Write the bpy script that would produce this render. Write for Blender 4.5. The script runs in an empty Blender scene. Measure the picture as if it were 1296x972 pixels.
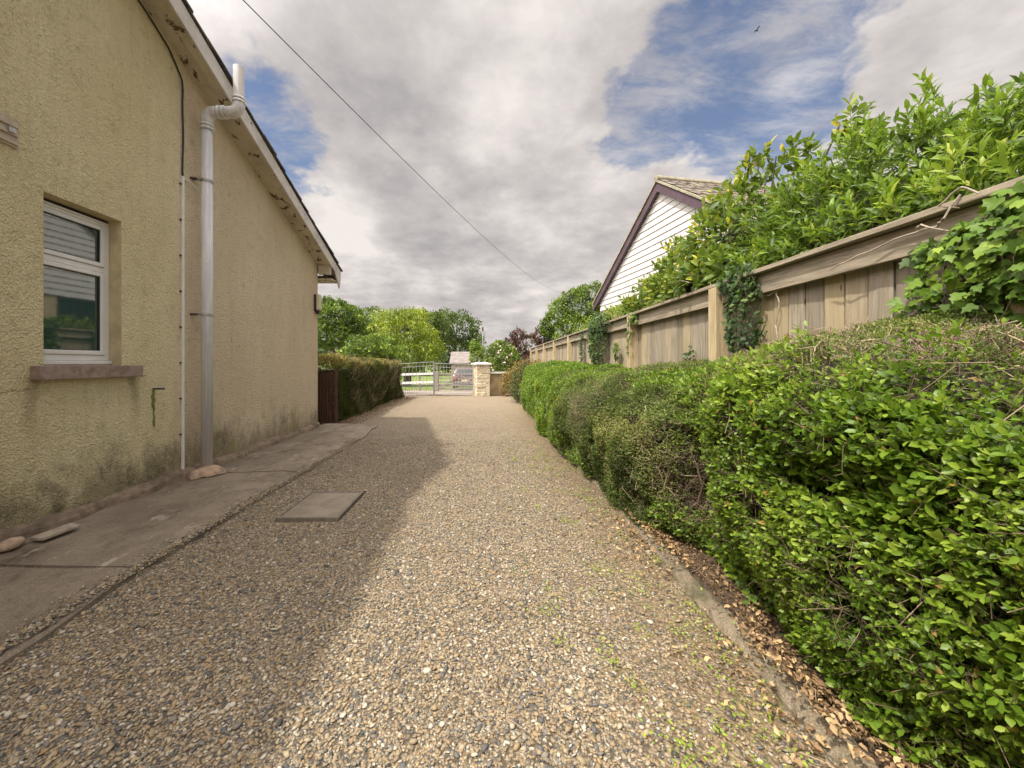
import bpy, math, random
import numpy as np
from mathutils import Vector
random.seed(7)
RNG = np.random.default_rng(11)
sc = bpy.context.scene
COL = sc.collection
H = 1.25          # eye height
FPX, CX, CY = 480.0, 616.0, 460.0   # focal length and vanishing point in photo pixels (1296 wide)

def at(px, py, Y):
    return ((px - CX) / FPX * Y, Y, H - (py - CY) / FPX * Y)

# ------------------------------------------------------------------ numpy noise
def vnoise(p, scale, seed=0):
    q = np.asarray(p, float) * scale + seed * 17.31
    i = np.floor(q).astype(np.int64); f = q - i; f = f * f * (3 - 2 * f)
    def h(a, b, c):
        n = (a * 374761393 + b * 668265263 + c * 2147483647 + seed * 144269) & 0x7fffffff
        n = ((n ^ (n >> 13)) * 1274126177) & 0x7fffffff
        return ((n ^ (n >> 16)) & 0xffff) / 65535.0
    r = 0
    for dx in (0, 1):
        for dy in (0, 1):
            for dz in (0, 1):
                w = (f[:, 0] if dx else 1 - f[:, 0]) * (f[:, 1] if dy else 1 - f[:, 1]) * (f[:, 2] if dz else 1 - f[:, 2])
                r = r + w * h(i[:, 0] + dx, i[:, 1] + dy, i[:, 2] + dz)
    return r
def unit(v):
    return v / np.maximum(np.linalg.norm(v, axis=1, keepdims=True), 1e-9)

# ------------------------------------------------------------------ objects
def tag(o, label=None, cat=None, group=None, kind=None):
    if label: o['label'] = label
    if cat: o['category'] = cat
    if group: o['group'] = group
    if kind: o['kind'] = kind
    return o
def root_loc(o):
    v = Vector((0, 0, 0))
    while o is not None:
        v += Vector(o.location); o = o.parent
    return v
def empty(name, loc, label=None, cat=None, group=None):
    o = bpy.data.objects.new(name, None); COL.objects.link(o); o.location = loc
    o.empty_display_size = .1
    return tag(o, label, cat, group)
def link(name, me, mat, parent=None, smooth=False):
    o = bpy.data.objects.new(name, me); COL.objects.link(o)
    if mat is not None: me.materials.append(mat)
    if parent is not None: o.parent = parent
    if smooth: me.shade_smooth()
    return o
def obj(name, V, F, mat, parent=None, smooth=False, loc=None):
    """V in world coordinates; the object's origin sits at its parent's base (or at loc)."""
    off = root_loc(parent) if parent is not None else Vector(loc or (0, 0, 0))
    V = np.asarray(V, float) - np.array(off)
    me = bpy.data.meshes.new(name); me.from_pydata(V.tolist(), [], [list(map(int, f)) for f in F]); me.update()
    o = link(name, me, mat, parent, smooth)
    if parent is None: o.location = off
    return o
def fast_mesh(name, V, F, tint, mat, parent=None, smooth=False, loc=None):
    """F is (n,3) or a list of such (n,k) arrays"""
    off = np.array(root_loc(parent) if parent is not None else Vector(loc or (0, 0, 0)))
    V = np.asarray(V, np.float32) - off.astype(np.float32)
    Fs = F if isinstance(F, list) else [F]
    idx = np.concatenate([f.ravel() for f in Fs]).astype(np.int32)
    tot = np.concatenate([np.full(len(f), f.shape[1]) for f in Fs])
    start = np.concatenate([[0], np.cumsum(tot)[:-1]]).astype(np.int32)
    me = bpy.data.meshes.new(name)
    me.vertices.add(len(V)); me.vertices.foreach_set('co', V.ravel())
    me.loops.add(len(idx)); me.loops.foreach_set('vertex_index', idx)
    me.polygons.add(len(tot)); me.polygons.foreach_set('loop_start', start)
    me.update(calc_edges=True)
    if tint is not None:
        a = me.attributes.new('tint', 'FLOAT', 'POINT'); a.data.foreach_set('value', np.asarray(tint, np.float32))
    o = link(name, me, mat, parent, smooth)
    if parent is None: o.location = off
    return o
class MB:
    def __init__(s): s.V = []; s.F = []
    def add(s, V, F):
        n = len(s.V); s.V += [tuple(v) for v in V]; s.F += [[i + n for i in f] for f in F]; return s
    def box(s, x0, x1, y0, y1, z0, z1):
        return s.hexa([(x0,y0,z0),(x1,y0,z0),(x1,y1,z0),(x0,y1,z0),(x0,y0,z1),(x1,y0,z1),(x1,y1,z1),(x0,y1,z1)])
    def hexa(s, P):
        return s.add(P, [(0,3,2,1),(4,5,6,7),(0,1,5,4),(1,2,6,5),(2,3,7,6),(3,0,4,7)])
    def obox(s, c, u, v, w):
        c, u, v, w = map(np.array, (c, u, v, w))
        P = [c + a*u + b*v + d*w for d in (-1, 1) for a, b in ((-1,-1),(1,-1),(1,1),(-1,1))]
        return s.hexa(P)
    def tube(s, pts, r, n=10, cap=True):
        pts = [np.array(p, float) for p in pts]
        rs = r if hasattr(r, '__len__') else [r] * len(pts)
        base = len(s.V); prev = None
        for i, p in enumerate(pts):
            t = pts[min(i+1, len(pts)-1)] - pts[max(i-1, 0)]; t = t / (np.linalg.norm(t) + 1e-9)
            if prev is None:
                a = np.cross(t, (0, 0, 1.0)) if abs(t[2]) < .9 else np.cross(t, (1.0, 0, 0))
            else:
                a = prev - t * np.dot(prev, t)
            a = a / np.linalg.norm(a); prev = a; b = np.cross(t, a)
            for k in range(n):
                an = 2 * math.pi * k / n
                s.V.append(tuple(p + rs[i] * (math.cos(an) * a + math.sin(an) * b)))
        for i in range(len(pts) - 1):
            for k in range(n):
                k2 = (k + 1) % n
                s.F.append([base+i*n+k, base+i*n+k2, base+(i+1)*n+k2, base+(i+1)*n+k])
        if cap:
            s.F.append([base + k for k in range(n)][::-1]); e = base + (len(pts)-1)*n; s.F.append([e + k for k in range(n)])
        return s
    def prism(s, poly, d):
        d = np.array(d); P = [np.array(p, float) for p in poly]; n = len(P)
        return s.add(P + [p + d for p in P], [list(range(n))[::-1], list(range(n, 2*n))] + [[i, (i+1) % n, (i+1) % n + n, i + n] for i in range(n)])
    def build(s, name, mat, parent=None, smooth=False, loc=None, bevel=0):
        o = obj(name, s.V, s.F, mat, parent, smooth, loc)
        if bevel:
            m = o.modifiers.new('bevel', 'BEVEL'); m.width = bevel; m.segments = 2; m.limit_method = 'ANGLE'
        return o

# ------------------------------------------------------------------ materials
def nt_of(m): m.use_nodes = True; return m.node_tree
class G:
    """small node graph helper"""
    def __init__(s, tree): s.t = tree; s.n = tree.nodes; s.l = tree.links
    def node(s, kind, **kw):
        n = s.n.new(kind)
        for k, v in kw.items():
            if hasattr(n, k) and k not in n.inputs.keys(): setattr(n, k, v)
            else: s.set(n, k, v)
        return n
    def set(s, n, k, v):
        i = n.inputs[k.replace('_', ' ')] if isinstance(k, str) and k not in n.inputs.keys() else n.inputs[k]
        if isinstance(v, bpy.types.NodeSocket): s.l.new(v, i)
        else:
            try: i.default_value = v
            except Exception: i.default_value = (*v, 1)
    def math(s, op, a, b=0.0, clamp=False):
        n = s.n.new('ShaderNodeMath'); n.operation = op; n.use_clamp = clamp
        s.set(n, 0, a); s.set(n, 1, b); return n.outputs[0]
    def pos(s): return s.n.new('ShaderNodeNewGeometry').outputs['Position']
    def xyz(s, v):
        n = s.n.new('ShaderNodeSeparateXYZ'); s.set(n, 0, v); return n.outputs
    def scale(s, v, sc_):
        n = s.n.new('ShaderNodeVectorMath'); n.operation = 'MULTIPLY'; s.set(n, 0, v); n.inputs[1].default_value = sc_; return n.outputs[0]
    def noise(s, v, scale, detail=4, rough=.6, dist=0.0):
        n = s.n.new('ShaderNodeTexNoise'); s.set(n, 'Vector', v); n.inputs['Scale'].default_value = scale
        n.inputs['Detail'].default_value = detail; n.inputs['Roughness'].default_value = rough; n.inputs['Distortion'].default_value = dist
        return n.outputs['Fac']
    def voro(s, v, scale, feature='F1', out='Distance', rnd=1.0):
        n = s.n.new('ShaderNodeTexVoronoi'); n.feature = feature; s.set(n, 'Vector', v); n.inputs['Scale'].default_value = scale
        if 'Randomness' in n.inputs.keys(): n.inputs['Randomness'].default_value = rnd
        return n.outputs[out]
    def ramp(s, f, stops, interp='LINEAR'):
        n = s.n.new('ShaderNodeValToRGB'); s.set(n, 'Fac', f); r = n.color_ramp; r.interpolation = interp
        while len(r.elements) < len(stops): r.elements.new(.5)
        for e, (p, c) in zip(r.elements, stops):
            e.position = p; e.color = (*c, 1) if hasattr(c, '__len__') else (c, c, c, 1)
        return n.outputs['Color']
    def rng(s, f, a, b, c=0.0, d=1.0, smooth=True):
        n = s.n.new('ShaderNodeMapRange'); n.interpolation_type = 'SMOOTHSTEP' if smooth else 'LINEAR'; n.clamp = True
        s.set(n, 0, f)
        for i, v in zip((1, 2, 3, 4), (a, b, c, d)): s.set(n, i, v)
        return n.outputs[0]
    def mix(s, f, a, b, mode='MIX'):
        n = s.n.new('ShaderNodeMix'); n.data_type = 'RGBA'; n.blend_type = mode
        s.set(n, 0, f); s.set(n, 6, a if not isinstance(a, tuple) else (*a, 1)); s.set(n, 7, b if not isinstance(b, tuple) else (*b, 1)); return n.outputs[2]
    def bump(s, h, strength=.5, dist=.01, normal=None):
        n = s.n.new('ShaderNodeBump'); s.set(n, 'Height', h); n.inputs['Strength'].default_value = strength; n.inputs['Distance'].default_value = dist
        if normal is not None: s.set(n, 'Normal', normal)
        return n.outputs[0]
def new_mat(name):
    m = bpy.data.materials.new(name); m.use_nodes = True; g = G(m.node_tree); b = m.node_tree.nodes['Principled BSDF']
    return m, g, b
def simple(name, col, rough=.6, metal=0, var=.25, scale=8, bump=0, bscale=60, spec=.5, dirt=None):
    m, g, b = new_mat(name); p = g.pos()
    n = g.noise(p, scale, 5, .65)
    c = g.mix(g.rng(n, .3, .7), tuple(x * (1 - var) for x in col), tuple(min(1, x * (1 + var)) for x in col))
    if dirt:
        c = g.mix(g.math('MULTIPLY', g.rng(g.noise(p, scale * .45, 6, .75), .48, .68), .75), c, dirt)
    g.set(b, 'Base Color', c); b.inputs['Roughness'].default_value = rough; b.inputs['Metallic'].default_value = metal
    b.inputs['Specular IOR Level'].default_value = spec
    if bump: g.set(b, 'Normal', g.bump(g.noise(p, bscale, 4, .7), 1, bump))
    return m
def leaf_mat(name, stops, rough=.45, trans=.3, spec=.4):
    m, g, b = new_mat(name)
    a = g.node('ShaderNodeAttribute', attribute_name='tint')
    c = g.ramp(a.outputs['Fac'], stops)
    g.set(b, 'Base Color', c); b.inputs['Roughness'].default_value = rough; b.inputs['Specular IOR Level'].default_value = spec
    t = g.node('ShaderNodeBsdfTranslucent'); g.set(t, 'Color', g.mix(.5, c, (.25, .38, .03), 'MIX'))
    mx = g.node('ShaderNodeMixShader'); mx.inputs[0].default_value = trans
    g.l.new(b.outputs[0], mx.inputs[1]); g.l.new(t.outputs[0], mx.inputs[2])
    g.l.new(mx.outputs[0], m.node_tree.nodes['Material Output'].inputs[0]); return m

# ------------------------------------------------------------------ leaves
T_OVAL = (np.array([(0,0,0),(.3,.40,.10),(.68,.42,.10),(1,0,-.12),(.68,-.42,.10),(.3,-.40,.10),(.3,0,0),(.68,0,0)]),
          [np.array([(0,6,1),(0,5,6),(7,3,2),(7,4,3)]), np.array([(6,7,2,1),(6,5,4,7)])])
T_LANCE = (np.array([(0,0,0),(.28,.45,.14),(.65,.36,.12),(1,0,-.5),(.65,-.36,.12),(.28,-.45,.14),(.28,0,0),(.65,0,-.05)]),
          [np.array([(0,6,1),(0,5,6),(7,3,2),(7,4,3)]), np.array([(6,7,2,1),(6,5,4,7)])])
T_KITE = (np.array([(0,0,0),(.45,.5,.12),(1,0,0),(.45,-.5,.12)]), [np.array([(0,2,1),(0,3,2)])])
T_CURL = (np.array([(0,0,.05),(.22,.34,.30),(.5,.5,.42),(.8,.25,.2),(1,.05,-.25),(.78,-.3,.34),(.45,-.42,.12),(.2,-.25,.36),(.3,0,-.05),(.68,.02,-.1)]),
          [np.array([(0,8,1),(0,7,8),(9,4,3),(9,5,4)]), np.array([(8,9,2,1),(8,7,6,9)]), np.array([(9,3,2),(9,6,5)])])
T_IVY = (np.array([(.2,0,0),(0,.0,.02),(-.06,.3,.05),(.16,.55,.0),(.36,.30,.08),(.60,.42,.02),(.68,.2,.06),(1,0,-.1),(.68,-.2,.06),(.60,-.42,.02),(.36,-.30,.08),(.16,-.55,0),(-.06,-.3,.05)]),
         [np.array([(0,i,i+1) for i in range(1,12)] + [(0,12,1)])[:, ::-1]])
def leaves(name, T, C, D, Nn, L, W, tint, mat, parent=None, loc=None):
    tv, tf = T; n = len(C); k = len(tv)
    D = unit(D); S = unit(np.cross(Nn, D)); Nn = np.cross(D, S)
    L = np.broadcast_to(L, (n,)); W = np.broadcast_to(W, (n,))
    V = (C[:, None, :] + D[:, None, :] * (L[:, None] * tv[None, :, 0])[..., None]
         + S[:, None, :] * (W[:, None] * tv[None, :, 1])[..., None]
         + Nn[:, None, :] * (W[:, None] * tv[None, :, 2])[..., None]).reshape(-1, 3)
    Fs = [(f[None] + (np.arange(n) * k)[:, None, None]).reshape(-1, f.shape[1]) for f in tf]
    return fast_mesh(name, V, Fs, np.repeat(np.clip(tint, 0, 1), k), mat, parent, False, loc)
def sticks(name, A, B, r, tint, mat, parent=None, loc=None):
    n = len(A); d = unit(B - A); a = unit(np.cross(d, np.array([[.3, .5, .8]]))); b = np.cross(d, a); r = np.broadcast_to(r, (n,))[:, None]
    ring = [math.cos(t) * a + math.sin(t) * b for t in (0, 2.094, 4.189)]
    M = (A + B) / 2 + RNG.normal(0, 1, (n, 3)) * (np.linalg.norm(B - A, axis=1, keepdims=True) * .07)
    V = np.stack([A + r * q for q in ring] + [M + r * .8 * q for q in ring] + [B + r * .4 * q for q in ring], 1).reshape(-1, 3)
    f = np.array([(i, (i+1) % 3, (i+1) % 3 + 3, i + 3) for i in range(3)] + [(i+3, (i+1) % 3 + 3, (i+1) % 3 + 6, i + 6) for i in range(3)])
    F = (f[None] + (np.arange(n) * 9)[:, None, None]).reshape(-1, 4)
    return fast_mesh(name, V, F, np.repeat(np.clip(tint, 0, 1), 9), mat, parent, False, loc)

# ------------------------------------------------------------------ material set
M = {}
# roughcast render: cream, pitted, mouldy near the ground
def render_mat(name, c0, c1, mould=1.0, split=None):
    m, g, b = new_mat(name); p = g.pos(); X, Y, Z = g.xyz(p)
    fine = g.noise(p, 55, 3, .6, .6); mid = g.noise(p, 9, 5, .7); big = g.noise(g.scale(p, (1, 1, .35)), 1.6, 4, .6)
    col = g.mix(g.rng(big, .35, .65), c0, c1)
    if split is not None:
        pk = g.mix(g.rng(big, .35, .65), (.77, .66, .48), (.71, .59, .42))
        col = g.mix(g.rng(g.math('ADD', Y, g.math('MULTIPLY', mid, .25)), split, split + .25), col, pk)
    col = g.mix(g.math('MULTIPLY', g.rng(mid, .5, .75), .35), col, (.36, .29, .13))
    # vertical rain streaks
    st = g.noise(g.scale(p, (1, 6, .35)), 2.2, 5, .7)
    col = g.mix(g.math('MULTIPLY', g.rng(st, .52, .75), .20), col, (.36, .30, .17))
    # small dark pits
    pit = g.math('MULTIPLY', g.rng(g.noise(p, 60, 3, .6, .5), .60, .72), g.rng(g.noise(p, 1.5, 4, .6), .42, .64))
    col = g.mix(g.math('MULTIPLY', pit, .85), col, (.10, .085, .045))
    if split is not None:   # runs under the ends of the sill
        for yc in (2.70, 3.49):
            w_ = g.rng(g.math('ABSOLUTE', g.math('SUBTRACT', Y, g.math('ADD', g.math('MULTIPLY', g.noise(p, 5, 3), .10), yc - .05))), .01, .07, 1, 0)
            col = g.mix(g.math('MULTIPLY', g.math('MULTIPLY', w_, g.rng(Z, .55, 1.14)), g.rng(Z, 1.14, 1.16, .5, 0)), col, (.20, .165, .085))
        cr = g.math('MULTIPLY', g.rng(g.math('ABSOLUTE', g.math('SUBTRACT', Z, g.math('ADD', g.math('MULTIPLY', g.noise(p, 3, 6, .7), .12), 1.0))), .0, .006, 1, 0), g.rng(Y, 2.6, 2.85, 1, 0))
        col = g.mix(g.math('MULTIPLY', cr, .7), col, (.15, .12, .07))
    # mould rising from the foot
    low = g.rng(g.math('ADD', Z, g.math('MULTIPLY', g.noise(g.scale(p, (1, 1, .5)), 3.0, 6, .75), -1.15)), -.50, .02, 1, 0)
    col = g.mix(g.math('MULTIPLY', low, .66 * mould), col, (.15, .125, .065))
    blot = g.math('MULTIPLY', g.rng(g.noise(g.scale(p, (1, 1, .7)), 3.6, 8, .78, .3), .50, .62), g.rng(Z, .15, .75, 1, 0))
    col = g.mix(g.math('MULTIPLY', blot, .6 * mould), col, (.07, .062, .035))
    grn = g.math('MULTIPLY', g.rng(g.noise(p, 2.4, 5, .6), .5, .68), g.rng(Z, .2, 1.0, 1, 0))
    col = g.mix(g.math('MULTIPLY', grn, .4 * mould), col, (.23, .24, .05))
    g.set(b, 'Base Color', col); b.inputs['Roughness'].default_value = .9; b.inputs['Specular IOR Level'].default_value = .2
    hgt = g.math('ADD', g.math('MULTIPLY', fine, 1.0), g.math('MULTIPLY', g.voro(p, 90, 'SMOOTH_F1'), .6))
    hgt = g.math('ADD', hgt, g.math('MULTIPLY', g.noise(p, 26, 2, .5, .8), .8))
    g.set(b, 'Normal', g.bump(hgt, 1.0, .021))
    return m
M['render'] = render_mat('cream_roughcast', (.78, .695, .445), (.71, .62, .38), 1, 3.98)
M['reveal'] = simple('reveal_render', (.58, .49, .29), .9, var=.2, scale=4, bump=.004, bscale=70)
M['nrender'] = render_mat('neighbour_render', (.62, .52, .33), (.56, .46, .28), .3)
M['plinth'] = simple('plinth_mortar', (.22, .165, .115), .95, var=.4, scale=7, bump=.012, bscale=30, dirt=(.07, .055, .04))
M['upvc'] = simple('white_plastic', (.74, .73, .71), .35, var=.05, scale=5)
M['blackgasket'] = simple('dark_rubber', (.03, .03, .03), .6)
M['sill'] = simple('painted_sill', (.30, .225, .185), .8, var=.2, scale=20, bump=.002, dirt=(.16, .11, .085))
M['pipe'] = simple('grey_soil_pipe', (.43, .43, .44), .38, var=.1, scale=6, dirt=(.27, .26, .25))
m, g, b = new_mat('grey_soil_pipe_weathered'); p = g.pos()
c = g.mix(g.rng(g.noise(g.scale(p, (14, 14, .8)), 3, 5, .7), .42, .62), (.56, .56, .575), (.70, .69, .67))
c = g.mix(g.math('MULTIPLY', g.rng(g.noise(g.scale(p, (6, 6, 1)), 4, 6, .8), .60, .70), .5), c, (.2, .17, .13))
g.set(b, 'Base Color', c); b.inputs['Roughness'].default_value = .42; M['pipe'] = m
M['pipewhite'] = simple('newer_pipe', (.66, .65, .64), .4, var=.06, scale=6)
M['cable'] = simple('black_cable', (.025, .03, .025), .5)
M['metal'] = simple('galvanised_metal', (.42, .42, .40), .45, .7, scale=14)
M['rust'] = simple('rusty_bracket', (.09, .05, .035), .8, var=.4)
# peeling white paint over wood
def peel(name, paint, wood, lo=.56, hi=.6):
    m, g, b = new_mat(name); p = g.pos()
    n = g.noise(g.scale(p, (1.2, 1, 1)), 5.5, 7, .62, .4)
    k = g.rng(n, lo, hi)
    d = g.mix(g.rng(g.noise(p, 3.0, 5, .7), .4, .7), paint, tuple(x * .72 for x in paint))
    g.set(b, 'Base Color', g.mix(k, d, g.mix(g.noise(p, 30), wood, tuple(x * .4 for x in wood))))
    b.inputs['Roughness'].default_value = .7; g.set(b, 'Normal', g.bump(g.math('SUBTRACT', 1.0, k), .5, .003)); return m
M['barge'] = peel('bargeboard_paint', (.66, .62, .58), (.16, .11, .07), .66, .69)
M['soffit'] = peel('soffit_paint', (.60, .54, .42), (.17, .11, .07), .57, .60)
M['slate'] = simple('roof_slate', (.075, .065, .062), .75, var=.45, scale=5, bump=.004, bscale=35, dirt=(.14, .13, .09))
# glass: a dark room behind reflective panes
m, g, b = new_mat('window_glass'); p = g.pos()
b.inputs['Base Color'].default_value = (.022, .055, .046, 1); b.inputs['Roughness'].default_value = .03
b.inputs['IOR'].default_value = 1.75; b.inputs['Specular IOR Level'].default_value = .8
hx = g.voro(g.scale(p, (1, 1, 1)), 46, 'F1')
g.set(b, 'Normal', g.bump(hx, .03, .0006)); M['glass'] = m
m, g, b = new_mat('plain_glass'); b.inputs['Base Color'].default_value = (.02, .03, .03, 1); b.inputs['Roughness'].default_value = .05; M['glass2'] = m
# weathered timber
def wood(name, a, c, grain=(9, 9, .5), moss=.25, step=None):
    m, g, b = new_mat(name); p = g.pos(); X, Y, Z = g.xyz(p)
    n = g.noise(g.scale(p, grain), 6, 6, .7, .3)
    col = g.mix(g.rng(n, .3, .7), a, c)
    if step:
        t = g.node('ShaderNodeAttribute', attribute_name='tint').outputs['Fac']
        col = g.mix(g.rng(t, .0, .45, .75, 0), col, (.17, .135, .10)); col = g.mix(g.rng(t, .55, 1, 0, .6), col, (.42, .33, .17))
        col = g.mix(g.rng(t, -.9, -.1, 1, 0), col, (.02, .016, .012))
    col = g.mix(g.math('MULTIPLY', g.rng(g.noise(p, 2.6, 5, .7), .5, .7), moss), col, (.17, .17, .06))
    kn = g.voro(g.scale(p, (3, 3, .9)), 3.1, 'F1')
    col = g.mix(g.rng(kn, .03, .085, .8, 0), col, (.06, .04, .02))
    g.set(b, 'Base Color', col); b.inputs['Roughness'].default_value = .85; b.inputs['Specular IOR Level'].default_value = .25
    g.set(b, 'Normal', g.bump(n, .7, .005)); return m
M['board'] = wood('fence_board', (.21, .175, .13), (.40, .345, .26), step=.1465)
M['rail'] = wood('fence_rail', (.20, .165, .12), (.40, .34, .25), grain=(9, .5, 9))
M['post'] = wood('fence_post', (.34, .265, .15), (.54, .43, .26))
M['darkwood'] = wood('dark_brown_timber', (.055, .028, .02), (.12, .06, .045), moss=.05)
M['greywood'] = wood('grey_timber', (.20, .17, .15), (.33, .29, .26), moss=.1)
M['whitepaint'] = simple('white_painted_rail', (.74, .72, .70), .6, var=.1)
# gravel: stone colours shared by the real stones and the sheet under them
STONES = [(0, (.07, .075, .08)), (.13, (.15, .155, .16)), (.25, (.31, .27, .20)), (.40, (.45, .33, .18)), (.53, (.28, .20, .12)), (.66, (.52, .42, .27)), (.78, (.42, .27, .13)), (.9, (.60, .52, .38)), (1, (.70, .64, .52))]
m, g, b = new_mat('gravel_stone'); a = g.node('ShaderNodeAttribute', attribute_name='tint'); p = g.pos()
c = g.ramp(a.outputs['Fac'], STONES); c = g.mix(.18, c, g.mix(g.noise(p, 120, 3), (.14, .11, .08), (.5, .42, .3)), 'MIX')
c = g.mix(1.0, c, (.74, .75, .76), "MULTIPLY")
g.set(b, 'Base Color', c); b.inputs['Roughness'].default_value = .8; b.inputs['Specular IOR Level'].default_value = .2; M['stone'] = m
m, g, b = new_mat('driveway_gravel'); p = g.pos(); X, Y, Z = g.xyz(p)
wob = g.node('ShaderNodeVectorMath', operation='MULTIPLY_ADD')
nn = g.node('ShaderNodeTexNoise', Scale=30.0); g.l.new(p, nn.inputs['Vector']); g.l.new(nn.outputs['Color'], wob.inputs[0]); wob.inputs[1].default_value = (.012, .012, .012); g.l.new(p, wob.inputs[2])
cell = g.voro(wob.outputs[0], 74, 'F1', 'Color'); dist = g.voro(wob.outputs[0], 74, 'F1', 'Distance')
rr = g.xyz(cell)[0]
c = g.ramp(rr, STONES); c = g.mix(g.rng(dist, .35, .75), c, (.07, .055, .038))
c = g.mix(.25, c, (.30, .24, .165))
patch = g.noise(p, 1.3, 5, .65)
c = g.mix(g.math('MULTIPLY', g.rng(patch, .45, .7), .35), c, (.16, .125, .085))
# soil, dead bits and moss creeping in from the hedge side
edge = g.rng(g.math('ADD', X, g.math('MULTIPLY', g.noise(p, 2.3, 6, .7), 1.1)), .85, 1.5)
soil = g.mix(g.rng(g.noise(p, 40, 4, .7), .35, .65), (.13, .085, .045), (.36, .26, .15))
c = g.mix(g.math('MULTIPLY', edge, .72), c, soil)
ms = g.math('MULTIPLY', g.rng(g.noise(p, 7, 7, .78), .52, .64), g.rng(X, .0, .6))
c = g.mix(g.math('MULTIPLY', ms, .6), c, (.17, .18, .045))
edl = g.math('MULTIPLY', g.rng(g.math('ADD', X, g.math('MULTIPLY', g.noise(p, 3, 5, .7), .6)), -2.35, -2.9), .8)
c = g.mix(edl, c, (.20, .13, .08))
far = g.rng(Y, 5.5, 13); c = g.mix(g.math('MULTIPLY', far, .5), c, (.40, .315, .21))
c = g.mix(1.0, c, (.74, .75, .76), "MULTIPLY")
g.set(b, 'Base Color', c); b.inputs['Roughness'].default_value = .9; b.inputs['Specular IOR Level'].default_value = .2
g.set(b, 'Normal', g.bump(g.math('SUBTRACT', 1.0, dist), .8, .012)); M['gravel'] = m
# old concrete
def concrete(name, a, c, dirt, bumpd=.010):
    m, g, b = new_mat(name); p = g.pos(); X, Y, Z = g.xyz(p)
    col = g.mix(g.rng(g.noise(p, 2.0, 7, .72), .35, .65), a, c)
    agg = g.rng(g.noise(p, 150, 2, .6), .5, .62)
    col = g.mix(g.math('MULTIPLY', agg, .5), col, (.36, .30, .23))
    col = g.mix(g.math('MULTIPLY', g.rng(g.noise(g.scale(p, (1, .6, 1)), 4.5, 7, .75), .5, .68), .75), col, dirt)
    wh = g.rng(g.noise(g.scale(p, (2.4, 1, 1)), 3.1, 9, .75), .585, .66)
    col = g.mix(g.math('MULTIPLY', wh, .6), col, (.50, .43, .36))
    dk = g.rng(g.noise(p, 38, 3, .6), .6, .7)
    col = g.mix(g.math('MULTIPLY', dk, .5), col, (.09, .07, .05))
    g.set(b, 'Base Color', col); b.inputs['Roughness'].default_value = .92; b.inputs['Specular IOR Level'].default_value = .2
    g.set(b, 'Normal', g.bump(g.noise(p, 48, 6, .75), .8, bumpd)); return m
M['path'] = concrete('old_concrete_path', (.25, .205, .15), (.155, .125, .092), (.075, .06, .043))
M['kerb'] = concrete('old_concrete_kerb', (.20, .16, .105), (.13, .105, .068), (.07, .07, .034), .008)
M['cover'] = None
m, g, b = new_mat('manhole_metal'); p = g.pos(); X, Y, Z = g.xyz(p)
wv = g.math('MULTIPLY', g.math('SINE', g.math('MULTIPLY', X, 230.0)), g.math('SINE', g.math('MULTIPLY', Y, 230.0)))
c = g.mix(g.rng(g.noise(p, 6, 5, .7), .35, .65), (.19, .155, .11), (.27, .225, .17)); c = g.mix(g.rng(wv, .0, .8, 0, .4), c, (.13, .10, .07))
g.set(b, 'Base Color', c); b.inputs['Roughness'].default_value = .55; b.inputs['Metallic'].default_value = .25; g.set(b, 'Normal', g.bump(wv, .5, .003)); M['cover'] = m
m, g, b = new_mat('ground_soil'); p = g.pos(); X, Y, Z = g.xyz(p)
soil = g.mix(g.rng(g.noise(p, 18, 6, .75), .35, .65), (.05, .035, .022), (.15, .10, .06))
grass = g.mix(g.rng(g.noise(p, 1.2, 7, .75), .35, .65), (.10, .15, .03), (.19, .24, .06))
g.set(b, 'Base Color', g.mix(g.rng(Y, 15.3, 16.5), soil, grass)); b.inputs['Roughness'].default_value = .95
g.set(b, 'Normal', g.bump(g.noise(p, 30, 5, .8), .8, .03)); M['ground'] = m
M['lane'] = simple('lane_tarmac', (.30, .245, .20), .9, var=.2, scale=1.5, bump=.004, bscale=80)
M['twig'] = None
m, g, b = new_mat('twig_bark'); a = g.node('ShaderNodeAttribute', attribute_name='tint')
g.set(b, 'Base Color', g.ramp(a.outputs['Fac'], [(0, (.05, .035, .022)), (.5, (.17, .12, .075)), (1, (.42, .32, .21))])); b.inputs['Roughness'].default_value = .8; M['twig'] = m
M['bark'] = simple('tree_bark', (.10, .075, .055), .9, var=.4, scale=10, bump=.02, bscale=20)
M['core'] = simple('painted_shade_core', (.028, .024, .013), 1, var=.5, scale=25, bump=.02, bscale=40)  # near-black colour of the added solid cores, standing for shade inside the plants
M['privet'] = leaf_mat('privet_leaf', [(0, (.035, .065, .010)), (.3, (.085, .155, .016)), (.65, (.155, .26, .022)), (.93, (.32, .42, .05)), (1, (.42, .26, .07))], .42, .42, .4)
M['box'] = leaf_mat('small_hedge_leaf', [(0, (.035, .05, .014)), (.45, (.10, .14, .030)), (.8, (.19, .23, .055)), (1, (.32, .28, .11))], .55, .3, .25)
M['conifer'] = leaf_mat('clipped_conifer', [(0, (.03, .038, .012)), (.5, (.085, .095, .024)), (.8, (.24, .21, .06)), (1, (.42, .34, .13))], .7, .2, .2)
M['dark'] = leaf_mat('dark_leaf', [(0, (.03, .042, .015)), (.5, (.07, .085, .028)), (1, (.17, .16, .06))], .6, .2, .3)
M['laurel'] = leaf_mat('shrub_leaf', [(0, (.045, .085, .012)), (.5, (.15, .25, .024)), (.85, (.27, .37, .04)), (1, (.40, .44, .06))], .45, .38, .35)
M['magnolia'] = leaf_mat('broad_leaf', [(0, (.045, .08, .015)), (.5, (.13, .20, .024)), (.80, (.28, .32, .04)), (1, (.52, .45, .06))], .45, .36, .4)
M['ivy'] = leaf_mat('ivy_leaf', [(0, (.03, .06, .012)), (.5, (.11, .20, .02)), (1, (.26, .37, .045))], .48, .32, .3)
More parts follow.
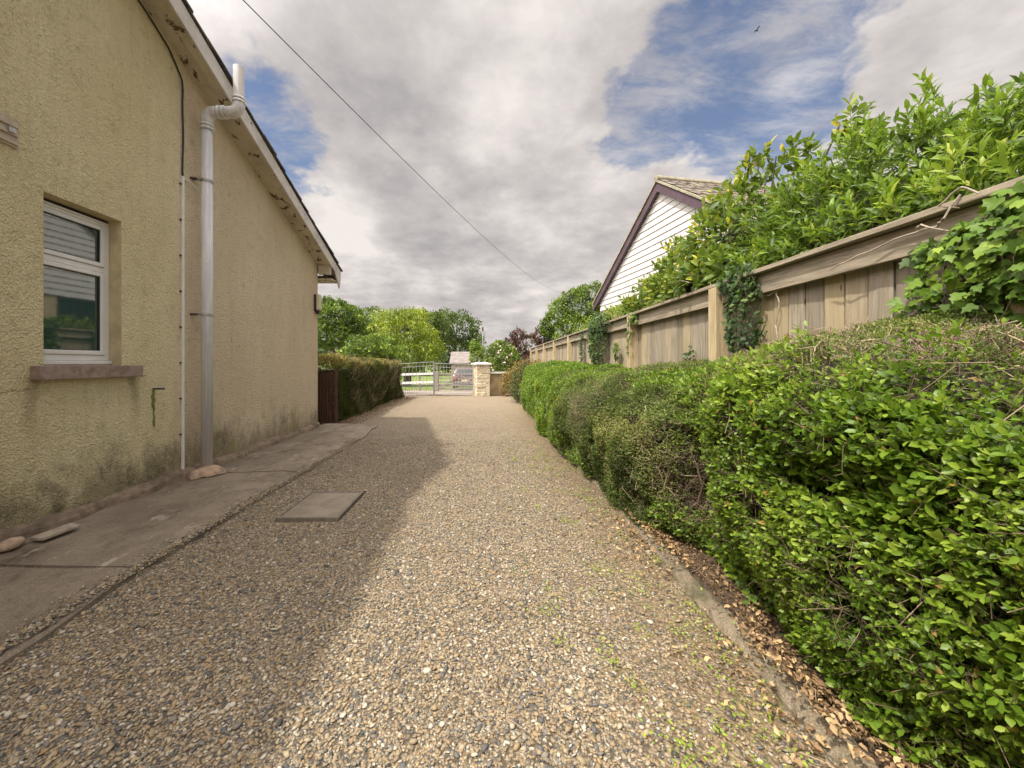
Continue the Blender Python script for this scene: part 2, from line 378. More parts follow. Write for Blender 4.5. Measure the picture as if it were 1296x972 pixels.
M['ivydark'] = leaf_mat('dark_ivy_leaf', [(0, (.015, .035, .012)), (.6, (.05, .095, .028)), (1, (.15, .23, .05))], .5, .22, .3)
M['willow'] = leaf_mat('willow_leaf', [(0, (.08, .12, .012)), (.5, (.28, .34, .03)), (1, (.46, .50, .06))], .5, .35)
M['tree1'] = leaf_mat('green_tree_leaf', [(0, (.03, .055, .012)), (.5, (.12, .19, .025)), (1, (.27, .36, .05))], .5, .3)
M['tree2'] = leaf_mat('dark_tree_leaf', [(0, (.025, .045, .016)), (.5, (.075, .11, .03)), (1, (.17, .22, .06))], .5, .3)
M['purple'] = leaf_mat('purple_leaf', [(0, (.03, .012, .015)), (.5, (.09, .028, .035)), (1, (.20, .07, .07))], .5, .2)
M['rusty'] = leaf_mat('rusty_leaf', [(0, (.10, .055, .02)), (.5, (.22, .13, .04)), (1, (.30, .24, .06))], .6, .25)
M['dead'] = leaf_mat('dead_leaf', [(0, (.12, .07, .04)), (.45, (.27, .17, .09)), (.8, (.50, .36, .19)), (1, (.60, .40, .20))], .7, .12, .2)
M['weed'] = leaf_mat('weed_leaf', [(0, (.12, .20, .02)), (1, (.32, .42, .04))], .5, .3)
M['pinkwall'] = simple('stone_outbuilding', (.28, .22, .185), .9, var=.3, scale=3, bump=.02, bscale=6)
M['pinkroof'] = simple('weathered_outbuilding_roof', (.20, .17, .155), .85, var=.25, scale=2)
M['purplepaint'] = simple('plum_bargeboard', (.085, .052, .065), .5, var=.2, scale=3)
M['cladding'] = simple('white_cladding', (.58, .555, .525), .55, var=.05, scale=2)
M['tile'] = simple('brown_roof_tile', (.125, .10, .08), .85, var=.5, scale=7, bump=.01, bscale=18, dirt=(.28, .25, .15))
M['verge'] = simple('mortar_verge', (.30, .27, .19), .9, var=.3, scale=12)
m, g, b = new_mat('pier_stone'); p = g.pos()
c = g.mix(g.rng(g.noise(p, 5, 6, .7), .4, .65), (.66, .58, .42), (.50, .42, .27)); g.set(b, 'Base Color', c); b.inputs['Roughness'].default_value = .9
g.set(b, 'Normal', g.bump(g.noise(p, 9, 5, .7), 1, .05)); M['pier'] = m
M['coping'] = simple('coping_stone', (.58, .55, .48), .85, var=.15, scale=5)
M['tanwall'] = simple('tan_wall', (.36, .27, .15), .9, var=.35, scale=4, bump=.01, bscale=15)
M['iron'] = simple('grey_iron', (.33, .32, .31), .5, .3, var=.2)
M['carpaint'] = simple('silver_pink_car_paint', (.15, .115, .11), .35, .2, var=.04)
M['tyre'] = simple('car_tyre', (.02, .02, .02), .8); M['redlamp'] = simple('red_lamp', (.5, .02, .02), .3)
M['trim'] = simple('black_car_trim', (.025, .025, .027), .5)

# ------------------------------------------------------------------ world: Nishita sky with drifting cloud
SUN = Vector((-.485, -.36, 1)).normalized()
world = bpy.data.worlds.new('World'); sc.world = world; world.use_nodes = True
wt = world.node_tree; wt.nodes.clear(); g = G(wt)
STR = .1
sky = g.node('ShaderNodeTexSky', sky_type='NISHITA'); sky.sun_disc = False
sky.sun_elevation = math.asin(SUN.z); sky.sun_rotation = math.atan2(SUN.x, SUN.y) % (2 * math.pi)
sky.air_density = 1.0; sky.dust_density = 1.0; sky.ozone_density = 1.6
d = g.node('ShaderNodeTexCoord').outputs['Generated']; dx, dy, dz = g.xyz(d)
den = g.math('ADD', g.math('MAXIMUM', dz, 0.0), .22)
cv = g.node('ShaderNodeCombineXYZ'); g.set(cv, 0, g.math('DIVIDE', dx, den)); g.set(cv, 1, g.math('DIVIDE', dy, den)); g.set(cv, 2, g.math('MULTIPLY', dz, .8))
P = cv.outputs[0]
def spot(px, py, rad):
    v = Vector((px - CX, FPX, CY - py)).normalized()
    n = g.node('ShaderNodeVectorMath', operation='DISTANCE'); g.l.new(d, n.inputs[0]); n.inputs[1].default_value = v
    return g.rng(n.outputs['Value'], 0, rad, 1, 0)
big = g.noise(P, 2.1, 8, .55, .12); fine = g.noise(P, 6.5, 8, .58, .1)
streak = g.noise(g.scale(P, (1.5, 3.2, 1)), 2.4, 9, .66, .25)
cov = g.math('ADD', g.math('MULTIPLY', g.math('SUBTRACT', big, .5), 2.6), .62)
cov = g.math('ADD', cov, g.math('MULTIPLY', g.math('SUBTRACT', fine, .5), 1.1))
def addspot(v, px, py, rad, amt): return g.math('ADD', v, g.math('MULTIPLY', spot(px, py, rad), amt))
for a_ in ((400, 215, .30, -.75), (445, 262, .10, -.2), (370, 175, .22, -.4), (880, 95, .42, -.75), (980, 150, .22, -.5), (800, 170, .12, -.2), (800, 150, .2, -.12),
           (560, 240, .5, .55), (660, 90, .55, .55), (440, 60, .5, .4), (420, 290, .2, .45), (1150, 80, .35, .4), (900, 215, .2, .3), (600, 390, .5, .4)):
    cov = addspot(cov, *a_)
alpha = g.rng(cov, .14, .56)
thin = g.math('ADD', g.math('MULTIPLY', g.rng(streak, .36, .68), .60), .08)
alpha = g.math('MAXIMUM', alpha, thin)
lum = g.math('ADD', g.math('MULTIPLY', g.math('SUBTRACT', g.noise(P, 3.0, 10, .60, .1), .5), 1.6), .56)
lum = g.math('ADD', lum, g.math('MULTIPLY', g.math('SUBTRACT', fine, .5), .5))
for a_ in ((560, 300, .25, -.10), (480, 150, .30, -.14), (380, 40, .4, -.06), (690, 80, .30, .22), (425, 290, .18, .5), (1000, 115, .10, .3), (300, 60, .4, .1), (740, 300, .2, .12), (690, 390, .12, .25), (900, 220, .2, .2), (1150, 110, .3, .1)):
    lum = addspot(lum, *a_)
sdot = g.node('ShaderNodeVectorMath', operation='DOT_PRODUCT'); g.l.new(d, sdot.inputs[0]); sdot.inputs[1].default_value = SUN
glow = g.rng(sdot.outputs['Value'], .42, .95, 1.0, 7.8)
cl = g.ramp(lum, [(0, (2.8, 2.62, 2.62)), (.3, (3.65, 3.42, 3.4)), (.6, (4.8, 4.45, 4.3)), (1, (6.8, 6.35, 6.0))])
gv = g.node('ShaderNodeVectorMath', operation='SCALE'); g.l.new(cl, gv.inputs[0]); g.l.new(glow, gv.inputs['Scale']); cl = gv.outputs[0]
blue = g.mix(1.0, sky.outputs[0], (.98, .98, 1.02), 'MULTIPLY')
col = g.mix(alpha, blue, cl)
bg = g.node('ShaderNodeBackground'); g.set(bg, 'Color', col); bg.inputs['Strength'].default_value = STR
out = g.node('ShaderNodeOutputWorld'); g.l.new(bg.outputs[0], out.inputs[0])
sl = bpy.data.lights.new('sun', 'SUN'); sl.energy = 3.7; sl.angle = math.radians(1.6); sl.color = (1, .94, .84)
so = bpy.data.objects.new('sun', sl); COL.objects.link(so); so.rotation_euler = SUN.to_track_quat('Z', 'Y').to_euler(); so.location = (-20, -15, 40)

# ------------------------------------------------------------------ camera
cam = bpy.data.cameras.new('camera'); co = bpy.data.objects.new('camera', cam); COL.objects.link(co); sc.camera = co
co.location = (0, 0, H); co.rotation_euler = (math.pi / 2, 0, 0)
cam.sensor_width = 36; cam.lens = FPX / 1296 * 36; cam.shift_x = (648 - CX) / 1296; cam.shift_y = -(486 - CY) / 1296
cam.clip_start = .05; cam.clip_end = 2000
sc.view_settings.view_transform = 'Standard'; sc.view_settings.look = 'None'; sc.view_settings.exposure = 0.42; sc.view_settings.gamma = 1
sc.render.engine = 'CYCLES'; sc.cycles.use_denoising = True
sc.cycles.max_bounces = 7; sc.cycles.diffuse_bounces = 4; sc.cycles.transmission_bounces = 3; sc.cycles.sample_clamp_indirect = 8

# ------------------------------------------------------------------ ground
def gz(x, y):
    return np.interp(y, [-1e3, 14.2, 16, 26, 60, 140, 1e4], [0, 0, -.08, -.54, -1.0, -1.2, -1.2])
def sheet(name, xs, ys, zf, mat, label=None, cat=None, kind='structure'):
    X_, Y_ = np.meshgrid(xs, ys); V = np.stack([X_.ravel(), Y_.ravel(), zf(X_.ravel(), Y_.ravel())], 1)
    nx, ny = len(xs), len(ys); i = (np.arange(ny - 1)[:, None] * nx + np.arange(nx - 1)[None]).ravel()
    o = fast_mesh(name, V, np.stack([i, i + 1, i + nx + 1, i + nx], 1), None, mat, smooth=True)
    return tag(o, label, cat, kind=kind)
sheet('ground', np.array([-900, -300, -100, -30, -10, -4, 1.0, 1.3, 2.2, 4, 10, 30, 100, 300, 900]), np.array([-900, -200, -40, -5, 0, 4, 8, 12, 14.2, 16, 20, 26, 35, 60, 100, 140, 250, 500, 1500]),
      lambda x, y: gz(x, y) - .04 + np.where((x > 1.2) & (x < 200) & (y < 16), .1, 0), M['ground'])
def dz_(x, y):
    p = np.stack([x, y, x * 0], 1)
    return gz(x, y) + (vnoise(p, 1.6, 3) - .5) * .03 + (vnoise(p, 6, 4) - .5) * .012
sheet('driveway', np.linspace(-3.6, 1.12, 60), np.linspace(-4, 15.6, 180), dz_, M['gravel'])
sheet('lane', np.linspace(-16, 12, 8), np.array([15.4, 16.5, 18, 20, 22.5]), lambda x, y: gz(x, y) + .03, M['lane'])

# loose stones
def gravel_stones():
    ph = (1 + 5 ** .5) / 2
    ico = np.array([(-1,ph,0),(1,ph,0),(-1,-ph,0),(1,-ph,0),(0,-1,ph),(0,1,ph),(0,-1,-ph),(0,1,-ph),(ph,0,-1),(ph,0,1),(-ph,0,-1),(-ph,0,1)]) / 1.902
    F = np.array([(0,11,5),(0,5,1),(0,1,7),(0,7,10),(0,10,11),(1,5,9),(5,11,4),(11,10,2),(10,7,6),(7,1,8),(3,9,4),(3,4,2),(3,2,6),(3,6,8),(3,8,9),(4,9,5),(2,4,11),(6,2,10),(8,6,7),(9,8,1)])
    n = 150000
    y = .75 + 5.5 * RNG.random(n) ** 1.35; x = np.where(RNG.random(n) < .02, -2.08 - RNG.exponential(.04, n), RNG.uniform(-2.12, 1.08, n))
    keep = np.abs(x) / y < 1.55
    keep &= RNG.random(n) < np.interp(y, [3.2, 6.2], [1, .25])
    keep &= ~((x > -1.70) & (x < -1.15) & (y > 2.96) & (y < 3.64))
    keep &= RNG.random(n) > np.interp(x + .6 * vnoise(np.stack([x, y, x * 0], 1), 2.5, 8), [.65, 1.3], [0, .62])
    x, y = x[keep], y[keep]; n = len(x)
    r = np.exp(RNG.normal(math.log(.0043), .36, n)); r = np.clip(r, .0025, .0125)
    s3 = np.stack([r * RNG.uniform(1.0, 1.8, n), r * RNG.uniform(.7, 1.15, n), r * RNG.uniform(.3, .65, n)], 1)
    P = ico[None] * (1 + RNG.uniform(-.26, .26, (n, 12, 1))) * s3[:, None]
    an = RNG.uniform(0, 6.283, n); ti = RNG.normal(0, .5, n)
    c, s = np.cos(ti)[:, None], np.sin(ti)[:, None]
    P = np.stack([P[..., 0], P[..., 1] * c - P[..., 2] * s, P[..., 1] * s + P[..., 2] * c], 2)
    c, s = np.cos(an)[:, None], np.sin(an)[:, None]
    P = np.stack([P[..., 0] * c - P[..., 1] * s, P[..., 0] * s + P[..., 1] * c, P[..., 2]], 2)
    z = np.maximum(dz_(x, y), np.where(x < -2.04, .030, -1)) + r * RNG.uniform(.1, .75, n)
    V = (P + np.stack([x, y, z], 1)[:, None]).reshape(-1, 3)
    FF = (F[None] + (np.arange(n) * 12)[:, None, None]).reshape(-1, 3)
    o = fast_mesh('gravel', V, FF, np.repeat(RNG.random(n), 12), M['stone'], smooth=False)
    tag(o, 'loose mixed brown and grey driveway gravel', 'gravel', kind='stuff')
gravel_stones()

# concrete path beside the house, in three worn slabs
def slab_edge(y): return -2.08 + .05 * math.sin(y * 1.3) + (.03 if y < 2.2 else 0) + .02 * math.sin(y * 5.1) + .012 * math.sin(y * 13) - .10 * max(0, (y - 5) / 2.6)
mb = MB()
for y0, y1, zt in ((-4, 2.283, .028), (2.29, 4.25, .032), (4.256, 6.0, .036), (6.004, 7.62, .034)):
    ys = np.linspace(y0, y1, 12); xs = np.linspace(0, 1, 9); n0 = len(mb.V)
    for y in ys:
        for t in xs:
            x = -3.24 + t * (slab_edge(y) + 3.24)
            mb.V.append((x, y, zt + .012 * math.sin(x * 4 + y) + (-.012 if t == 1 else 0)))
    for i in range(11):
        for j in range(8):
            a_ = n0 + i * 9 + j; mb.F.append([a_, a_ + 1, a_ + 10, a_ + 9])
    # edge skirt
    for i in range(11):
        a_ = n0 + i * 9 + 8; b_ = a_ + 9; k = len(mb.V)
        mb.V += [(mb.V[a_][0] + .01, mb.V[a_][1], -.05), (mb.V[b_][0] + .01, mb.V[b_][1], -.05)]; mb.F.append([a_, k, k + 1, b_])
    a_ = n0 + 99; k = len(mb.V)
    mb.V += [(mb.V[a_][0], mb.V[a_][1], -.05), (mb.V[a_ + 8][0], mb.V[a_ + 8][1], -.05)]; mb.F.append([a_, a_ + 8, k + 1, k])
    a_ = n0; k = len(mb.V)
    mb.V += [(mb.V[a_][0], mb.V[a_][1], -.05), (mb.V[a_ + 8][0], mb.V[a_ + 8][1], -.05)]; mb.F.append([a_, a_ + 8, k + 1, k])
tag(mb.build('path', M['path']), kind='structure')
# right-hand kerb, rough and broken into lengths
mb = MB(); y = -3.0
while y < 13.5:
    L = random.uniform(.8, 1.05); n = 26; k0 = len(mb.V); dxk = random.uniform(-.012, .012)
    prof = [(-.004, -.05), (.0, .022), (.022, .044), (.08, .05), (.105, .036), (.11, -.05)]
    for i in range(n + 1):
        yy = y + (L - .006) * i / n
        for (px_, pz_) in prof:
            mb.V.append((1.09 + px_ + dxk + random.uniform(-.009, .009), yy, pz_ + random.uniform(-.011, .006)))
    for i in range(n):
        for j in range(5):
            a_ = k0 + i * 6 + j; mb.F.append([a_, a_ + 6, a_ + 7, a_ + 1])
    mb.F.append([k0 + j for j in range(6)]); mb.F.append([k0 + n * 6 + j for j in range(6)][::-1]); y += L
tag(mb.build('kerb', M['kerb']), kind='structure')

# manhole cover
M['coverframe'] = simple('cover_frame', (.17, .14, .11), .7, .2, var=.3, scale=20)
r_ = empty('manhole_cover', (-1.42, 3.3, 0), 'rectangular ribbed metal manhole cover set in the driveway gravel', 'manhole cover')
mb = MB()
for (x0, x1, y0, y1) in ((-1.67, -1.17, 2.99, 3.012), (-1.67, -1.17, 3.588, 3.61), (-1.67, -1.648, 3.0125, 3.5875), (-1.192, -1.17, 3.0125, 3.5875)): mb.box(x0, x1, y0, y1, -.02, .034)
mb.build('frame', M['coverframe'], r_)
MB().box(-1.644, -1.196, 3.016, 3.584, -.02, .031).build('lid', M['cover'], r_, bevel=.003)

# ------------------------------------------------------------------ bungalow on the left
WX = -3.24; YR = 3.0; YC = 7.27
def wz(y): return 3.13 + .41 * (YC - y) if y >= YR else 3.13 + .41 * (YC - YR) - .41 * (YR - y)
house = empty('bungalow', (WX - 3, 3, 0), 'cream roughcast bungalow with gable end, grey soil pipe and peeling bargeboard', 'house')
W0, W1, Z0, Z1 = 2.772, 3.365, H - .02, 2.51
mb = MB()
ys = [-1.2, W0, W1, YC]; V = []; F = []
def q(a, b, c, d_): k = len(V); V.extend([a, b, c, d_]); F.append([k, k+1, k+2, k+3])
q((WX, -1.3, 0), (WX, W0, 0), (WX, W0, Z0), (WX, -1.3, Z0)); q((WX, W0, 0), (WX, W1, 0), (WX, W1, Z0), (WX, W0, Z0)); q((WX, W1, 0), (WX, YC, 0), (WX, YC, Z0), (WX, W1, Z0))
q((WX, -1.3, Z0), (WX, W0, Z0), (WX, W0, Z1), (WX, -1.3, Z1)); q((WX, W1, Z0), (WX, YC, Z0), (WX, YC, Z1), (WX, W1, Z1))
k = len(V); V += [(WX, -1.3, Z1), (WX, W0, Z1), (WX, W1, Z1), (WX, YC, Z1), (WX, YC, wz(YC)), (WX, YR, wz(YR)), (WX, -1.3, wz(-1.3))]; F.append(list(range(k, k + 7)))
q((WX, YC, 0), (WX - 9, YC, 0), (WX - 9, YC, wz(YC)), (WX, YC, wz(YC)))
q((WX - 9, -1.3, 0), (WX, -1.3, 0), (WX, -1.3, wz(-1.3)), (WX - 9, -1.3, wz(-1.3)))
obj('wall', V, F, M['render'], house)
# window reveal, frame, sashes
D = .12; mb = MB(); gx = WX - D
mb.add([(WX, W0, Z0), (gx, W0, Z0), (gx, W0, Z1), (WX, W0, Z1)], [(0, 1, 2, 3)]); mb.add([(WX, W1, Z0), (WX, W1, Z1), (gx, W1, Z1), (gx, W1, Z0)], [(0, 1, 2, 3)])
mb.add([(WX, W0, Z1), (gx, W0, Z1), (gx, W1, Z1), (WX, W1, Z1)], [(0, 1, 2, 3)]); mb.add([(WX, W0, Z0), (WX, W1, Z0), (gx, W1, Z0), (gx, W0, Z0)], [(0, 1, 2, 3)])
mb.build('window_reveal', M['reveal'], house)
win = empty('window', (0, 0, 0)); win.parent = house; win.location = Vector((gx, (W0 + W1) / 2, Z0)) - root_loc(house)
mb = MB(); f = .045; fx0, fx1 = gx - .06, gx + .012; ZT = 2.06
zt1, zb0 = Z1 - .025, Z0 + .045
mb.box(fx0, fx1, W0 - .03, W0 + f, zb0, zt1); mb.box(fx0, fx1, W1 - f, W1 - .002, zb0, zt1)
mb.box(fx0, fx1, W0 + f, W1 - f, zt1 - f, zt1); mb.box(fx0, fx1, W0 + f, W1 - f, zb0, zb0 + f); mb.box(fx0, fx1, W0 + f, W1 - f, ZT - f / 2, ZT + f / 2)
mb.box(fx0, fx1 + .03, W0, W1 - .004, Z0 + .012, zb0 - .002)
mb.box(fx0, fx1 + .018, W0 + .05, W1 - .08, zt1 - .022, zt1 - .008)
mb.build('frame', M['upvc'], win, bevel=.005)
for z0, z1 in ((ZT + f / 2, zt1 - f), (zb0 + f, ZT - f / 2)):
    sb = MB(); y0, y1 = W0 + f, W1 - f; t = .038; x0, x1 = gx - .045, gx + .022
    sb.box(x0, x1, y0 + .003, y0 + t, z0 + .003, z1 - .003); sb.box(x0, x1, y1 - t, y1 - .003, z0 + .003, z1 - .003)
    sb.box(x0, x1, y0 + t, y1 - t, z1 - t, z1 - .003); sb.box(x0, x1, y0 + t, y1 - t, z0 + .003, z0 + t)
    sb.build('sash', M['upvc'], win, bevel=.006)
    gk = MB(); e = .006; y0 += t; y1 -= t; z0 += t; z1 -= t; xx = gx + .004
    gk.box(xx, xx + .008, y0, y0 + e, z0, z1); gk.box(xx, xx + .008, y1 - e, y1, z0, z1); gk.box(xx, xx + .008, y0 + e, y1 - e, z1 - e, z1); gk.box(xx, xx + .008, y0 + e, y1 - e, z0, z0 + e)
    gk.build('gasket', M['blackgasket'], win)
    MB().box(gx - .01, gx + .002, y0, y1, z0, z1).build('pane', M['glass'], win)
MB().box(gx - .02, WX + .07, 2.69, 3.503, Z0 - .10, Z0 + .004).build('sill', M['sill'], win, bevel=.006)
# plinth ledge at the wall foot
V = []; F = []; n = 90
for i in range(n + 1):
    y = -1.3 + (YC + 1.3) * i / n
    w = .055 + .02 * math.sin(i * .9) + random.uniform(-.008, .008); z = .105 + .012 * math.sin(i * .37) + random.uniform(-.006, .006)
    V += [(WX + .002, y, z + .02), (WX + w * .6, y, z), (WX + w, y, z - .03), (WX + w + .012, y, .02)]
for i in range(n):
    for j in range(3): F.append([i*4+j, i*4+j+1, i*4+j+5, i*4+j+4])
obj('plinth', V, F, M['plinth'], house)
# roof: slab, slate courses, bargeboard, soffit
VX = -2.98; YE = 7.69
def rz(y, up=0): return 3.13 + .41 * (YC - y) + up if y >= YR else 3.13 + .41 * (YC - YR) - .41 * (YR - y) + up
YB = YR - (YE - YR)
rf = MB()
for ya, yb in ((YR, YE), (YR, YB)):
    rf.add([(VX - .02, ya, rz(ya, .12)), (VX - .02, yb, rz(yb, .12)), (-13, yb, rz(yb, .12)), (-13, ya, rz(ya, .12)),
            (VX - .02, ya, rz(ya, .17)), (VX - .02, yb, rz(yb, .17)), (-13, yb, rz(yb, .17)), (-13, ya, rz(ya, .17))], [(0,1,2,3),(4,7,6,5),(0,4,5,1),(1,5,6,2),(2,6,7,3),(3,7,4,0)])
roof = rf.build('roof', M['slate'], house)
sl_ = MB(); ncr = 19; step = (YE - YR + .02) / ncr
for i in range(ncr):
    for sgn in (1, -1):
        ya = YR + sgn * step * i; yb = YR + sgn * step * (i + 1); jit = random.uniform(-.012, .018)
        yb2 = yb + sgn * .05; za, zb = rz(ya, .175), rz(yb2, .175)
        x1 = VX + .045 + jit
        P = [(x1, ya, za), (x1, yb2, zb + .022), (-13, yb2, zb + .022), (-13, ya, za)]
        sl_.hexa(P + [(x_, y_, z_ + .022) for x_, y_, z_ in P])
sl_.build('slates', M['slate'], roof)
bb = MB()
for ya, yb, e0, e1 in ((YR, YE, 0, -.16), (YR, YB, 0, 0)):
    P = [(VX, ya, rz(ya, -.03)), (VX, yb, rz(yb, -.03) + 0), (VX, yb, rz(yb, .165)), (VX, ya, rz(ya, .165))]
    if e1: P = [(VX, ya, rz(ya, -.03)), (VX, yb - .30, rz(yb - .30, -.03)), (VX, yb - .06, rz(yb, -.20)), (VX, yb, rz(yb, .0)), (VX, yb, rz(yb, .15)), (VX, ya, rz(ya, .165))]
    bb.prism(P, (.022, 0, 0))
bb.build('bargeboard', M['barge'], house)
sf = MB()
for ya, yb in ((YR, YE), (YR, YB)):
    P = [(WX - .02, ya, rz(ya, 0)), (WX - .02, yb, rz(yb, 0)), (VX - .001, yb, rz(yb, 0)), (VX - .001, ya, rz(ya, 0))]
    sf.hexa(P + [(x_, y_, z_ + .02) for x_, y_, z_ in P])
# inner fillet board along the soffit
P = [(VX - .10, YR, rz(YR, -.018)), (VX - .10, YE - .3, rz(YE - .3, -.018)), (VX - .002, YE - .3, rz(YE - .3, -.018)), (VX - .002, YR, rz(YR, -.018))]
sf.hexa(P + [(x_, y_, z_ + .016) for x_, y_, z_ in P])
# boxed end under the eave
sf.box(WX - .5, VX - .004, YC + .02, YE - .05, 2.865, 2.885); sf.box(WX - .5, VX - .004, YE - .05, YE - .03, 2.865, 3.0)
sf.box(WX + .02, VX - .006, YC - .02, YC + .015, 2.95, 3.13)
sf.build('soffit', M['soffit'], house)
# gutter along the far eave
MB().tube([(VX - .05, YE + .03, 2.99), (-13, YE + .03, 2.99)], .05, 10).build('gutter', M['upvc'], house)
# unseen stand-in wing, shaped so its eave throws the nearer shade over the gravel
rw = MB().box(-9, -3.0, -7, .35, 0, 3.78); rw.box(-9.2, -2.58, -7.2, 1.95, 3.78, 3.92); rw.box(-3.26, -3.0, .351, 1.75, 0, 3.78)
rw.build('unseen_shade_wing', M['nrender'], house)
# soil pipe
PX, PY = -3.12, 4.23
pp = empty('soil_pipe', (0, 0, 0)); pp.parent = house; pp.location = Vector((PX, PY, 0.05)) - root_loc(house)
R = .055; zc = H + 2.80; xe = -2.765
MB().tube([(PX, PY, .05), (PX, PY, zc - .14)], R, 24).build('pipe', M['pipe'], pp, True)
el = []
for t in np.linspace(0, 1, 9): a_ = t * math.pi / 2; el.append((PX + .09 - .09 * math.cos(a_), PY, zc - .09 + .09 * math.sin(a_)))
MB().tube([(PX, PY, zc - .17)] + el + [(PX + .15, PY, zc)], R + .006, 24).build('elbow', M['pipe'], pp, True)
MB().tube([(PX + .14, PY, zc), (xe - .09, PY, zc)], R, 24).build('pipe', M['pipewhite'], pp, True)
el = []
for t in np.linspace(0, 1, 9): a_ = t * math.pi / 2; el.append((xe - .08 + .08 * math.sin(a_), PY, zc + .08 - .08 * math.cos(a_)))
MB().tube([(xe - .17, PY, zc)] + el + [(xe, PY, zc + .13)], R + .006, 24).build('elbow', M['pipe'], pp, True)
st = MB(); st.tube([(xe, PY, zc + .12), (xe, PY, H + 3.30)], R, 24, cap=False); st.tube([(xe, PY, H + 3.30), (xe, PY, zc + .12)], R - .006, 24, cap=False)
st.build('vent_stub', M['pipewhite'], pp, True)
for (c0, ax) in (((PX, PY, zc - .15), 2), ((PX, PY, zc - .19), 2), ((PX + .14, PY, zc), 0), ((xe - .16, PY, zc), 0), ((xe, PY, zc + .11), 2), ((xe, PY, zc + .145), 2)):
    a_ = np.array(c0, float); b_ = a_.copy(); a_[ax] -= .013; b_[ax] += .013
    MB().tube([a_, b_], R + .013, 24).build('collar', M['pipe'], pp, True)
for z in (H + 2.03, H + .54):
    br = MB(); br.tube([(PX, PY, z - .012), (PX, PY, z + .012)], R + .008, 24); br.box(WX, PX - .03, PY - .06, PY - .045, z - .012, z + .012); br.build('bracket', M['metal'], pp)
    MB().tube([(WX, PY - .085, z), (WX + .06, PY - .07, z)], .012, 8).build('bracket', M['rust'], pp)
# mortar lump round the foot of the pipe
V = []; F = []; n = 22
for r, z in ((.175, .03), (.165, .065), (.13, .095), (.05, .115)):
    for i in range(n):
        a_ = 2 * math.pi * i / n; k = 1 + .16 * math.sin(3 * a_ + 1) + .1 * math.sin(7 * a_)
        V.append((PX + .03 + r * .85 * k * math.cos(a_), PY - .04 + r * k * math.sin(a_), z + random.uniform(-.006, .006)))
for j in range(3):
    for i in range(n): F.append([j*n+i, j*n+(i+1) % n, (j+1)*n+(i+1) % n, (j+1)*n+i])
F.append([3*n+i for i in range(n)])
M['mortar'] = simple('pale_mortar', (.42, .30, .21), .95, var=.3, scale=16, bump=.012, bscale=40, dirt=(.2, .14, .09))
obj('mortar_collar', V, F, M['mortar'], pp, True)
# trunking and cable
cy = 4.03
MB().box(WX + .001, WX + .022, cy - .012, cy + .012, .10, H + 1.99).build('conduit', M['upvc'], house, bevel=.003)
for z in np.linspace(.5, H + 1.9, 8): MB().box(WX + .001, WX + .012, cy - .034, cy - .013, z - .008, z + .008).build('conduit_clip', M['rust'], house)
pts = [(WX + .012, cy, H + 1.98)]
for z in np.linspace(H + 2.05, wz(4.02) - .28, 7): pts.append((WX + .012, cy + .006 * math.sin(z * 9), z))
for y in (4.02, 3.99, 3.93, 3.84, 3.6, 3.3, 2.9, 2.4): pts.append((WX + .012, y, wz(y) - .05 - .17 * max(0, (y - 3.75) / .28) ** 1.6))
pts[7] = (WX + .012, cy - .0, wz(4.03) - .3)
MB().tube(pts, .0085, 8).build('cable', M['cable'], house, True)
MB().tube([(WX + .012, cy + .01, H + 1.97), (WX + .03, cy + .09, H + 1.96), (WX + .05, PY - .06, H + 1.93)], .007, 6).build('cable', M['upvc'], house)
# wall vent at the left edge
M['ventwood'] = simple('vent_plastic', (.44, .36, .27), .6, var=.15, scale=14)
vt = MB(); vy0, vy1, vz0, vz1 = 2.32, 2.61, H + 1.475, H + 1.66
vt.box(WX, WX + .018, vy0, vy1, vz0, vz1); vo = vt.build('wall_vent', M['ventwood'], house)
vs = MB()
for i in range(3):
    z = vz0 + .012 + i * .058; vs.add([(WX + .02, vy0 + .01, z), (WX + .02, vy1 - .01, z), (WX + .032, vy1 - .01, z + .004), (WX + .032, vy0 + .01, z + .004), (WX + .02, vy0 + .01, z + .048), (WX + .02, vy1 - .01, z + .048)],
       [(0,1,2,3), (3,2,5,4), (1,5,2), (0,3,4)])
vs.build('louvre', M['ventwood'], vo)
MB().box(WX + .034, WX + .042, vy1 - .07, vy1 - .03, vz0 + .085, vz0 + .12).build('clasp', M['metal'], vo, bevel=.002)
# little overflow pipe and its green stain
M['algae'] = simple('green_algae', (.16, .18, .045), .9, var=.4, scale=30, bump=.006)
ty, tz = 480 * 3.24 / 422, H - 32 / 480 * 3.69
MB().tube([(WX - .01, ty, tz), (WX + .07, ty + .005, tz), (WX + .085, ty + .03, tz - .002)], .009, 8).build('overflow_pipe', M['cable'], house)
V = []; F = []; n = 16
for i in range(n + 1):
    t = i / n; w = (.012 + .016 * math.sin(t * 5) ** 2) * (1 - .55 * t); c_ = ty - .005 + .012 * t + .005 * math.sin(i * 1.7)
    V += [(WX + .003, c_ - w * random.uniform(.7, 1.2), tz - .01 - .36 * t), (WX + .010 * (1 - t) + .004, c_, tz - .01 - .36 * t), (WX + .003, c_ + w * random.uniform(.7, 1.2), tz - .01 - .36 * t)]
for i in range(n): F += [[i*3, i*3+1, i*3+4, i*3+3], [i*3+1, i*3+2, i*3+5, i*3+4]]
obj('algae_streak', V, F, M['algae'], house)
